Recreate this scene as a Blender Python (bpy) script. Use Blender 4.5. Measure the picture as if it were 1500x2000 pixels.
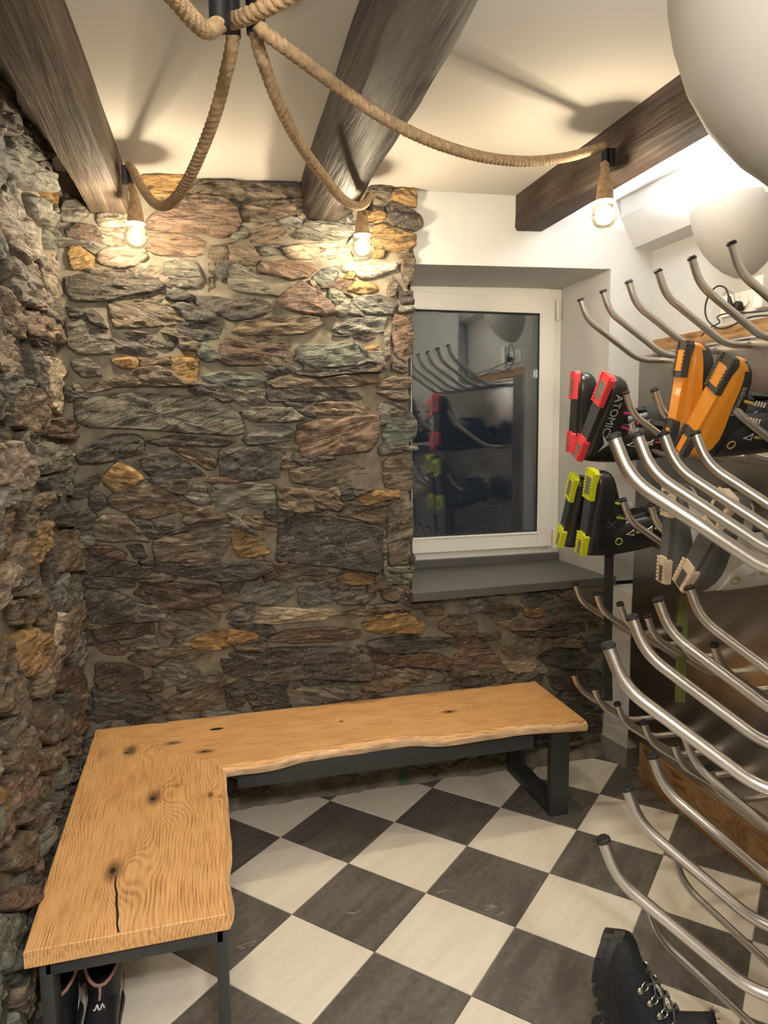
import bpy, bmesh, math, random
from mathutils import Vector, Matrix, noise
from mathutils.bvhtree import BVHTree
R = math.radians
random.seed(11)
scene = bpy.context.scene
for o in list(bpy.data.objects):
    bpy.data.objects.remove(o)
C = scene.collection

# ------------------------------------------------------------------ camera
cd = bpy.data.cameras.new('camera')
cd.sensor_fit = 'VERTICAL'
cd.sensor_height = 36.0
cd.sensor_width = 27.0
cd.lens = 1383.73 / 2000 * 36.0
cd.clip_start = 0.02
cam = bpy.data.objects.new('camera', cd)
C.objects.link(cam)
cam.matrix_world = Matrix(((0.965916, 0.039911, -0.255759, 0.492432), (-0.258623, 0.107069, -0.960026, -3.016110), (-0.010931, 0.993450, 0.113741, 1.618711), (0, 0, 0, 1)))
scene.camera = cam

# ------------------------------------------------------------------ world, exposure
w = bpy.data.worlds.new('night')
scene.world = w
w.use_nodes = True
w.node_tree.nodes['Background'].inputs[0].default_value = (0.010, 0.011, 0.014, 1)
w.node_tree.nodes['Background'].inputs[1].default_value = 1.0
scene.view_settings.view_transform = 'Standard'
scene.view_settings.look = 'None'
scene.view_settings.gamma = 1
scene.view_settings.use_curve_mapping = False
scene.view_settings.exposure = 1.8
BULB_W = 15.0          # each rope bulb, watts of warm light
BULB_COL = (1.0, 0.86, 0.65)
FILL_W = 64.0           # added fill bulbs, unseen behind the viewer
FILL_COL = (1.0, 0.965, 0.92)
UPLIGHT_W = 72.0       # each wall uplighter
UPLIGHT_COL = (0.90, 0.95, 1.0)

# ------------------------------------------------------------------ helpers
def link(o):
    C.objects.link(o); return o
def setp(o, parent, world=False, pmat=None):
    if parent is not None:
        o.parent = parent
        if world:
            o.matrix_parent_inverse = (pmat or parent.matrix_basis).inverted()
def tag(o, label, cat, group=None):
    o['label'] = label; o['category'] = cat
    if group: o['group'] = group
    return o
def thing(name, label, cat, loc=(0, 0, 0), group=None, mat=None):
    o = link(bpy.data.objects.new(name, None))
    o.empty_display_size = 0.05
    if mat is not None: o.matrix_basis = mat
    else: o.location = loc
    return tag(o, label, cat, group)
def mesh_obj(name, v, f, mat, parent=None, smooth=False, world=True, auto=None):
    me = bpy.data.meshes.new(name)
    me.from_pydata([tuple(p) for p in v], [], f)
    me.validate(); me.update()
    if smooth:
        me.polygons.foreach_set('use_smooth', [True] * len(me.polygons))
        if auto is not None:
            try: me.set_sharp_from_angle(angle=R(auto))
            except Exception: pass
    if mat is not None: me.materials.append(mat)
    o = link(bpy.data.objects.new(name, me))
    setp(o, parent, world)
    return o
def struct(o):
    o['kind'] = 'structure'; return o

class MB:
    def __init__(s): s.v = []; s.f = []
    def add(s, v, f):
        n = len(s.v); s.v += [Vector(p) for p in v]; s.f += [tuple(i + n for i in q) for q in f]; return s
    def box(s, c, d, rot=None, bev=0.0):
        x, y, z = d[0] / 2, d[1] / 2, d[2] / 2
        c = Vector(c)
        if bev <= 0:
            v = [Vector((sx * x, sy * y, sz * z)) for sx in (-1, 1) for sy in (-1, 1) for sz in (-1, 1)]
            f = [(0, 1, 3, 2), (4, 6, 7, 5), (0, 4, 5, 1), (2, 3, 7, 6), (0, 2, 6, 4), (1, 5, 7, 3)]
        else:
            bm = bmesh.new(); bmesh.ops.create_cube(bm, size=1)
            for q in bm.verts: q.co = Vector((q.co.x * d[0], q.co.y * d[1], q.co.z * d[2]))
            bmesh.ops.bevel(bm, geom=bm.edges[:], offset=bev, segments=2, profile=0.6, affect='EDGES')
            bm.verts.index_update()
            v = [q.co.copy() for q in bm.verts]; f = [tuple(q.index for q in p.verts) for p in bm.faces]; bm.free()
        if rot is not None: v = [rot @ p for p in v]
        return s.add([p + c for p in v], f)
    def loft(s, rings, close=True, cap0=True, cap1=True):
        n = len(rings[0]); base = len(s.v)
        for r in rings: s.v += [Vector(p) for p in r]
        m = n if close else n - 1
        for i in range(len(rings) - 1):
            for j in range(m):
                a = base + i * n + j; b = base + i * n + (j + 1) % n
                s.f.append((a, b, b + n, a + n))
        if cap0: s.f.append(tuple(base + j for j in reversed(range(n))))
        if cap1: s.f.append(tuple(base + (len(rings) - 1) * n + j for j in range(n)))
        return s
    def tube(s, path, r, n=10, caps=True, prof=None, closed=False):
        path = [Vector(p) for p in path]
        rings = []; up = None
        for i, p in enumerate(path):
            a = path[max(i - 1, 0)]; b = path[min(i + 1, len(path) - 1)]
            if closed: a = path[i - 1]; b = path[(i + 1) % len(path)]
            t = (b - a).normalized()
            if up is None:
                up = Vector((0, 0, 1)) if abs(t.z) < 0.9 else Vector((1, 0, 0))
            up = (up - t * up.dot(t)).normalized(); sd = t.cross(up)
            rr = r[i] if isinstance(r, (list, tuple)) else r
            rings.append([p + (sd * math.cos(2 * math.pi * k / n) + up * math.sin(2 * math.pi * k / n)) * (rr if prof is None else rr * prof(i, k)) for k in range(n)])
        if closed: rings.append(rings[0]); return s.loft(rings, True, False, False)
        return s.loft(rings, True, caps, caps)
    def lathe(s, prof, c=(0, 0, 0), n=24, mat=None, a0=0.0, a1=2 * math.pi):
        full = abs(a1 - a0 - 2 * math.pi) < 1e-6
        rings = []
        for r, z in prof:
            m = n if full else n + 1
            ring = [Vector((r * math.cos(a0 + (a1 - a0) * k / n), r * math.sin(a0 + (a1 - a0) * k / n), z)) for k in range(m)]
            if mat is not None: ring = [mat @ p for p in ring]
            rings.append([p + Vector(c) for p in ring])
        return s.loft(rings, full, False, False)
    def prism(s, poly, z0, z1, fn=lambda x, y, z: (x, y, z)):
        n = len(poly); b = [fn(p[0], p[1], z0) for p in poly]; t = [fn(p[0], p[1], z1) for p in poly]
        return s.add(b + t, [tuple(reversed(range(n))), tuple(range(n, 2 * n))] + [(i, (i + 1) % n, n + (i + 1) % n, n + i) for i in range(n)])
    def build(s, name, mat, parent=None, smooth=False, world=True, auto=40):
        return mesh_obj(name, s.v, s.f, mat, parent, smooth, world, auto if smooth else None)

def smooth_path(pts, sub=8):
    pts = [Vector(p) for p in pts]; out = []
    for i in range(len(pts) - 1):
        p0 = pts[max(i - 1, 0)]; p1 = pts[i]; p2 = pts[i + 1]; p3 = pts[min(i + 2, len(pts) - 1)]
        for k in range(sub):
            t = k / sub
            out.append(0.5 * ((2 * p1) + (p2 - p0) * t + (2 * p0 - 5 * p1 + 4 * p2 - p3) * t * t + (3 * p1 - p0 - 3 * p2 + p3) * t ** 3))
    out.append(pts[-1]); return out

# ------------------------------------------------------------------ materials
def newmat(name):
    m = bpy.data.materials.new(name); m.use_nodes = True
    nt = m.node_tree; return m, nt, nt.nodes['Principled BSDF']
def nd(nt, t, **kw):
    n = nt.nodes.new(t)
    for k, v in kw.items():
        if k.startswith('i_'):
            k2 = k[2:]; n.inputs[int(k2) if k2.isdigit() else k2.replace('_', ' ')].default_value = v
        else: setattr(n, k, v)
    return n
def simple(name, col, rough=0.5, metal=0.0, nscale=0, namp=0.1, bump=0.0, bscale=80, spec=0.5, coat=0.0, stretch=None):
    m, nt, b = newmat(name); L = nt.links.new
    b.inputs['Base Color'].default_value = (*col, 1); b.inputs['Roughness'].default_value = rough
    b.inputs['Metallic'].default_value = metal; b.inputs['Specular IOR Level'].default_value = spec
    b.inputs['Coat Weight'].default_value = coat
    if nscale or bump:
        tc = nd(nt, 'ShaderNodeTexCoord'); mp = nd(nt, 'ShaderNodeMapping'); L(tc.outputs['Object'], mp.inputs[0])
        if stretch: mp.inputs['Scale'].default_value = stretch
    if nscale:
        n = nd(nt, 'ShaderNodeTexNoise', i_Scale=nscale, i_Detail=6.0); L(mp.outputs[0], n.inputs['Vector'])
        r = nd(nt, 'ShaderNodeMapRange'); r.inputs[1].default_value = 0.3; r.inputs[2].default_value = 0.7
        r.inputs[3].default_value = 1 - namp; r.inputs[4].default_value = 1 + namp; L(n.outputs['Fac'], r.inputs[0])
        mx = nd(nt, 'ShaderNodeVectorMath', operation='SCALE'); mx.inputs[0].default_value = col; L(r.outputs[0], mx.inputs['Scale'])
        L(mx.outputs[0], b.inputs['Base Color'])
    if bump:
        n2 = nd(nt, 'ShaderNodeTexNoise', i_Scale=bscale, i_Detail=5.0); L(mp.outputs[0], n2.inputs['Vector'])
        bp = nd(nt, 'ShaderNodeBump', i_Strength=bump, i_Distance=0.004); L(n2.outputs['Fac'], bp.inputs['Height']); L(bp.outputs[0], b.inputs['Normal'])
    return m

def stone_mat():
    m, nt, b = newmat('schist_stone'); L = nt.links.new
    oi = nd(nt, 'ShaderNodeObjectInfo'); tc = nd(nt, 'ShaderNodeTexCoord')
    ang = nd(nt, 'ShaderNodeMath', operation='MULTIPLY_ADD'); ang.inputs[1].default_value = 0.9; ang.inputs[2].default_value = -0.45
    L(oi.outputs['Random'], ang.inputs[0])
    vr = nd(nt, 'ShaderNodeVectorRotate', rotation_type='Y_AXIS'); L(tc.outputs['Object'], vr.inputs['Vector']); L(ang.outputs[0], vr.inputs['Angle'])
    mp = nd(nt, 'ShaderNodeMapping'); mp.inputs['Scale'].default_value = (13, 13, 70); L(vr.outputs[0], mp.inputs[0])
    s1 = nd(nt, 'ShaderNodeTexNoise', i_Scale=1.0, i_Detail=9.0, i_Roughness=0.62, i_Distortion=0.9); L(mp.outputs[0], s1.inputs['Vector'])
    s2 = nd(nt, 'ShaderNodeTexNoise', i_Scale=13.0, i_Detail=7.0, i_Roughness=0.65); L(tc.outputs['Object'], s2.inputs['Vector'])
    s3 = nd(nt, 'ShaderNodeTexNoise', i_Scale=110.0, i_Detail=6.0); L(tc.outputs['Object'], s3.inputs['Vector'])
    r1 = nd(nt, 'ShaderNodeMapRange'); L(s1.outputs['Fac'], r1.inputs[0])
    for i, v in ((1, .35), (2, .66), (3, .22), (4, 1.85)): r1.inputs[i].default_value = v
    c1 = nd(nt, 'ShaderNodeVectorMath', operation='SCALE'); L(oi.outputs['Color'], c1.inputs[0]); L(r1.outputs[0], c1.inputs['Scale'])
    # rusty and grey patches
    r2 = nd(nt, 'ShaderNodeMapRange'); L(s2.outputs['Fac'], r2.inputs[0])
    for i, v in ((1, .54), (2, .72), (3, 0.0), (4, 0.4)): r2.inputs[i].default_value = v
    mx = nd(nt, 'ShaderNodeMix', data_type='RGBA'); L(r2.outputs[0], mx.inputs['Factor']); L(c1.outputs[0], mx.inputs[6]); mx.inputs[7].default_value = (0.20, 0.115, 0.055, 1)
    r3 = nd(nt, 'ShaderNodeMapRange'); L(s3.outputs['Fac'], r3.inputs[0])
    for i, v in ((1, .56), (2, .74), (3, 0.0), (4, 0.6)): r3.inputs[i].default_value = v
    mx2 = nd(nt, 'ShaderNodeMix', data_type='RGBA'); L(r3.outputs[0], mx2.inputs['Factor']); L(mx.outputs[2], mx2.inputs[6]); mx2.inputs[7].default_value = (0.42, 0.38, 0.31, 1)
    L(mx2.outputs[2], b.inputs['Base Color'])
    b.inputs['Roughness'].default_value = 0.55; b.inputs['Specular IOR Level'].default_value = 0.6
    ad = nd(nt, 'ShaderNodeMath', operation='MULTIPLY_ADD'); L(s3.outputs['Fac'], ad.inputs[0]); ad.inputs[1].default_value = 0.22; L(s1.outputs['Fac'], ad.inputs[2])
    bp = nd(nt, 'ShaderNodeBump', i_Strength=1.0, i_Distance=0.032); L(ad.outputs[0], bp.inputs['Height']); L(bp.outputs[0], b.inputs['Normal'])
    return m

def oak_mat(name, along, knots, seed, tint=1.0):
    """along 0: grain runs along x, 1: along y; knots (x, y, size)"""
    m, nt, b = newmat(name); L = nt.links.new
    tc = nd(nt, 'ShaderNodeTexCoord')
    sep = nd(nt, 'ShaderNodeSeparateXYZ'); L(tc.outputs['Object'], sep.inputs[0])
    ac = sep.outputs[1 - along]
    mpn = nd(nt, 'ShaderNodeMapping'); sc = [3.0, 3.0, 3.0]; sc[along] = 1.5
    mpn.inputs['Scale'].default_value = sc; mpn.inputs['Location'].default_value = (seed, seed, 0); L(tc.outputs['Object'], mpn.inputs[0])
    n0 = nd(nt, 'ShaderNodeTexNoise', i_Scale=1.0, i_Detail=2.0); L(mpn.outputs[0], n0.inputs['Vector'])
    cur = nd(nt, 'ShaderNodeMath', operation='MULTIPLY_ADD'); L(n0.outputs['Fac'], cur.inputs[0]); cur.inputs[1].default_value = 0.20; L(ac, cur.inputs[2])
    curo = cur.outputs[0]; darko = None
    for (kx, ky, ks) in knots:
        sb = nd(nt, 'ShaderNodeVectorMath', operation='SUBTRACT'); L(tc.outputs['Object'], sb.inputs[0]); sb.inputs[1].default_value = (kx, ky, 0)
        ml = nd(nt, 'ShaderNodeVectorMath', operation='MULTIPLY'); L(sb.outputs[0], ml.inputs[0])
        v = [1.0, 1.0, 0.0]; v[along] = 0.5; ml.inputs[1].default_value = v
        ln = nd(nt, 'ShaderNodeVectorMath', operation='LENGTH'); L(ml.outputs[0], ln.inputs[0])
        ex = nd(nt, 'ShaderNodeMapRange', interpolation_type='SMOOTHERSTEP'); L(ln.outputs['Value'], ex.inputs[0])
        for i, q in ((1, 0.0), (2, ks * 4.5), (3, 1.0), (4, 0.0)): ex.inputs[i].default_value = q
        md = nd(nt, 'ShaderNodeMath', operation='MULTIPLY_ADD'); L(ex.outputs[0], md.inputs[0]); md.inputs[1].default_value = ks * 2.4; L(curo, md.inputs[2]); curo = md.outputs[0]
        dk = nd(nt, 'ShaderNodeMapRange', interpolation_type='SMOOTHSTEP'); L(ln.outputs['Value'], dk.inputs[0])
        for i, q in ((1, ks * 0.15), (2, ks * 1.3), (3, 0.85), (4, 0.0)): dk.inputs[i].default_value = q
        if darko is None: darko = dk.outputs[0]
        else:
            mm = nd(nt, 'ShaderNodeMath', operation='MAXIMUM'); L(darko, mm.inputs[0]); L(dk.outputs[0], mm.inputs[1]); darko = mm.outputs[0]
    sn = nd(nt, 'ShaderNodeMath', operation='MULTIPLY'); L(curo, sn.inputs[0]); sn.inputs[1].default_value = 720.0
    si = nd(nt, 'ShaderNodeMath', operation='SINE'); L(sn.outputs[0], si.inputs[0])
    mpf = nd(nt, 'ShaderNodeMapping'); sc = [260.0, 260.0, 60.0]; sc[along] = 9.0; mpf.inputs['Scale'].default_value = sc; L(tc.outputs['Object'], mpf.inputs[0])
    nf = nd(nt, 'ShaderNodeTexNoise', i_Scale=1.0, i_Detail=4.0); L(mpf.outputs[0], nf.inputs['Vector'])
    nb = nd(nt, 'ShaderNodeTexNoise', i_Scale=5.0, i_Detail=3.0); L(mpn.outputs[0], nb.inputs['Vector'])
    a1 = nd(nt, 'ShaderNodeMath', operation='MULTIPLY_ADD'); L(si.outputs[0], a1.inputs[0]); a1.inputs[1].default_value = 0.12; L(nf.outputs['Fac'], a1.inputs[2])
    a2 = nd(nt, 'ShaderNodeMath', operation='MULTIPLY_ADD'); L(nb.outputs['Fac'], a2.inputs[0]); a2.inputs[1].default_value = 0.5; L(a1.outputs[0], a2.inputs[2])
    cr = nd(nt, 'ShaderNodeValToRGB'); L(a2.outputs[0], cr.inputs[0])
    cr.color_ramp.elements[0].position = 0.42; cr.color_ramp.elements[0].color = (0.31, 0.14, 0.05, 1)
    cr.color_ramp.elements[1].position = 0.95; cr.color_ramp.elements[1].color = (0.74, 0.44, 0.195, 1)
    e = cr.color_ramp.elements.new(0.68); e.color = (0.60, 0.325, 0.128, 1)
    out = cr.outputs[0]
    if darko is not None:
        mx = nd(nt, 'ShaderNodeMix', data_type='RGBA'); L(darko, mx.inputs['Factor']); L(out, mx.inputs[6]); mx.inputs[7].default_value = (0.075, 0.032, 0.014, 1); out = mx.outputs[2]
    if tint != 1.0:
        tn = nd(nt, 'ShaderNodeVectorMath', operation='SCALE'); L(out, tn.inputs[0]); tn.inputs['Scale'].default_value = tint; out = tn.outputs[0]
    L(out, b.inputs['Base Color']); b.inputs['Roughness'].default_value = 0.42
    bp = nd(nt, 'ShaderNodeBump', i_Strength=0.25, i_Distance=0.002); L(a1.outputs[0], bp.inputs['Height']); L(bp.outputs[0], b.inputs['Normal'])
    return m

def beam_mat(name, c0, c1, c2, rough):
    m, nt, b = newmat(name); L = nt.links.new
    tc = nd(nt, 'ShaderNodeTexCoord'); mp = nd(nt, 'ShaderNodeMapping'); mp.inputs['Scale'].default_value = (46, 2.6, 46); L(tc.outputs['Object'], mp.inputs[0])
    n = nd(nt, 'ShaderNodeTexNoise', i_Scale=1.0, i_Detail=8.0, i_Roughness=0.62, i_Distortion=0.45); L(mp.outputs[0], n.inputs['Vector'])
    n2 = nd(nt, 'ShaderNodeTexNoise', i_Scale=5.0, i_Detail=3.0); L(tc.outputs['Object'], n2.inputs['Vector'])
    a = nd(nt, 'ShaderNodeMath', operation='MULTIPLY_ADD'); L(n2.outputs['Fac'], a.inputs[0]); a.inputs[1].default_value = 0.5; L(n.outputs['Fac'], a.inputs[2])
    cr = nd(nt, 'ShaderNodeValToRGB'); L(a.outputs[0], cr.inputs[0])
    cr.color_ramp.elements[0].position = 0.5; cr.color_ramp.elements[0].color = (*c0, 1)
    cr.color_ramp.elements[1].position = 1.0; cr.color_ramp.elements[1].color = (*c2, 1)
    e = cr.color_ramp.elements.new(0.74); e.color = (*c1, 1)
    L(cr.outputs[0], b.inputs['Base Color']); b.inputs['Roughness'].default_value = rough + .12; b.inputs['Specular IOR Level'].default_value = 0.3
    bp = nd(nt, 'ShaderNodeBump', i_Strength=0.8, i_Distance=0.012); L(n.outputs['Fac'], bp.inputs['Height']); L(bp.outputs[0], b.inputs['Normal'])
    return m

def tile_mat(name, ca, cb, rough, vein):
    m, nt, b = newmat(name); L = nt.links.new
    tc = nd(nt, 'ShaderNodeTexCoord'); oi = nd(nt, 'ShaderNodeObjectInfo')
    vr = nd(nt, 'ShaderNodeVectorRotate', rotation_type='Z_AXIS'); L(tc.outputs['Object'], vr.inputs['Vector']); vr.inputs['Angle'].default_value = R(-40)
    ad = nd(nt, 'ShaderNodeVectorMath', operation='ADD'); L(vr.outputs[0], ad.inputs[0])
    sc = nd(nt, 'ShaderNodeMath', operation='MULTIPLY'); L(oi.outputs['Random'], sc.inputs[0]); sc.inputs[1].default_value = 7.0; L(sc.outputs[0], ad.inputs[1])
    mp = nd(nt, 'ShaderNodeMapping'); mp.inputs['Scale'].default_value = (2.5, 15, 2); L(ad.outputs[0], mp.inputs[0])
    n = nd(nt, 'ShaderNodeTexNoise', i_Scale=1.0, i_Detail=8.0, i_Roughness=0.6, i_Distortion=0.6); L(mp.outputs[0], n.inputs['Vector'])
    n2 = nd(nt, 'ShaderNodeTexNoise', i_Scale=42.0, i_Detail=6.0); L(tc.outputs['Object'], n2.inputs['Vector'])
    a = nd(nt, 'ShaderNodeMath', operation='MULTIPLY_ADD'); L(n2.outputs['Fac'], a.inputs[0]); a.inputs[1].default_value = vein; L(n.outputs['Fac'], a.inputs[2])
    cr = nd(nt, 'ShaderNodeValToRGB'); L(a.outputs[0], cr.inputs[0])
    cr.color_ramp.elements[0].position = 0.40 + vein * .5; cr.color_ramp.elements[0].color = (*ca, 1)
    cr.color_ramp.elements[1].position = 0.68 + vein * .5; cr.color_ramp.elements[1].color = (*cb, 1)
    L(cr.outputs[0], b.inputs['Base Color']); b.inputs['Roughness'].default_value = rough
    return m

def thin_glass(name, col, ior, extra):
    m, nt, b = newmat(name); L = nt.links.new
    out = nt.nodes['Material Output']; nt.nodes.remove(b)
    t = nd(nt, 'ShaderNodeBsdfTransparent'); t.inputs[0].default_value = (*col, 1)
    g = nd(nt, 'ShaderNodeBsdfGlossy'); g.inputs['Roughness'].default_value = 0.0
    fr = nd(nt, 'ShaderNodeFresnel'); fr.inputs[0].default_value = ior
    a = nd(nt, 'ShaderNodeMath', operation='ADD', use_clamp=True); L(fr.outputs[0], a.inputs[0]); a.inputs[1].default_value = extra
    mx = nd(nt, 'ShaderNodeMixShader'); L(a.outputs[0], mx.inputs[0]); L(t.outputs[0], mx.inputs[1]); L(g.outputs[0], mx.inputs[2]); L(mx.outputs[0], out.inputs[0])
    return m
def glow_glass(m, col, st):
    nt = m.node_tree; out = nt.nodes['Material Output']; src = out.inputs[0].links[0].from_socket
    e = nd(nt, 'ShaderNodeEmission'); e.inputs[0].default_value = (*col, 1); e.inputs[1].default_value = st
    a = nd(nt, 'ShaderNodeAddShader'); nt.links.new(src, a.inputs[0]); nt.links.new(e.outputs[0], a.inputs[1]); nt.links.new(a.outputs[0], out.inputs[0]); return m
def emit(name, col, s):
    m, nt, b = newmat(name)
    b.inputs['Base Color'].default_value = (*col, 1); b.inputs['Emission Color'].default_value = (*col, 1); b.inputs['Emission Strength'].default_value = s
    return m

M_STONE = stone_mat()
M_MORTAR = simple('lime_mortar', (0.165, 0.142, 0.105), 0.9, nscale=14, namp=0.4, bump=0.8, bscale=70)
M_PLASTER = simple('white_plaster', (0.53, 0.528, 0.518), 0.85, nscale=3, namp=0.02, bump=0.06, bscale=40)
M_CEIL = simple('ceiling_paint', (0.49, 0.465, 0.42), 0.9, bump=0.05, bscale=30)
M_BEAM1 = beam_mat('grey_brown_beam', (0.032, 0.022, 0.015), (0.085, 0.06, 0.042), (0.17, 0.13, 0.092), 0.6)
M_BEAM2 = beam_mat('dark_brown_beam', (0.010, 0.007, 0.0055), (0.030, 0.022, 0.0175), (0.075, 0.058, 0.047), 0.42)
M_BEAM3 = beam_mat('warm_brown_beam', (0.014, 0.0085, 0.006), (0.042, 0.027, 0.019), (0.095, 0.068, 0.05), 0.5)
M_CREAM = tile_mat('cream_tile', (0.71, 0.66, 0.57), (0.78, 0.735, 0.645), 0.34, 0.25)
M_DARK = tile_mat('charcoal_tile', (0.095, 0.086, 0.076), (0.17, 0.155, 0.137), 0.36, 0.5)
M_GROUT = simple('grout', (0.36, 0.33, 0.28), 0.9)
M_OAK_A = oak_mat('oak_left_board', 1, [(0.318, -0.667, 0.03), (0.232, -1.05, 0.03), (0.214, -0.275, 0.03), (0.50, -0.70, 0.012)], 1.0)
M_OAK_B = oak_mat('oak_right_board', 0, [(0.487, -0.363, 0.02), (1.504, -0.265, 0.022), (0.37, -0.25, 0.02)], 4.0)
M_BARK = simple('pale_live_edge', (0.66, 0.45, 0.27), 0.6, nscale=14, namp=0.35, bump=0.4, bscale=60, stretch=(1, 1, 3))
M_CRACK = simple('dark_crack', (0.012, 0.008, 0.006), 0.9)
M_FRAME = simple('anthracite_steel', (0.034, 0.036, 0.038), 0.45)
M_STEEL = simple('brushed_tube', (0.63, 0.605, 0.575), 0.34, 1.0, bump=0.05, bscale=300)
def panel_mat():
    m = simple('brushed_panel', (0.46, 0.43, 0.40), 0.26, 1.0, nscale=1.0, namp=0.12, bump=0.04, bscale=1.0, stretch=(200, 1.5, 260)); return m
M_PANEL = panel_mat()
M_RUBBER = simple('black_rubber', (0.012, 0.012, 0.013), 0.55)
M_PLANK = oak_mat('rack_plank', 1, [(2.42, -0.9, 0.012)], 9.0, 0.5)
M_PVC = simple('white_pvc', (0.80, 0.785, 0.74), 0.35)
M_SILL = simple('anthracite_sill', (0.095, 0.092, 0.088), 0.42, nscale=6, namp=0.06)
M_GASKET = simple('black_gasket', (0.02, 0.02, 0.022), 0.6)
M_PANE = thin_glass('window_pane', (0.86, 0.89, 0.9), 1.5, 0.13)
M_BULBGLASS = thin_glass('bulb_glass', (0.99, 0.96, 0.90), 1.35, 0.01)
glow_glass(M_BULBGLASS, (1.0, 0.80, 0.42), 0.13)
M_FIL = emit('filament_glow', (1.0, 0.84, 0.58), 90.0)
M_JUTE = simple('jute_rope', (0.38, 0.26, 0.145), 0.9, nscale=60, namp=0.3, bump=0.9, bscale=260)
M_BLACKMETAL = simple('black_metal', (0.010, 0.010, 0.012), 0.4)
M_CERAMIC = simple('white_ceramic', (0.36, 0.35, 0.335), 0.6)
M_UPEMIT = emit('uplight_source', (0.93, 0.97, 1.0), 25.0)
M_CABLE = simple('black_cable', (0.012, 0.012, 0.013), 0.5)
M_GREYBASE = simple('grey_skirting', (0.22, 0.21, 0.195), 0.5)
M_TEAL = simple('teal_plastic', (0.03, 0.22, 0.14), 0.4)

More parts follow.
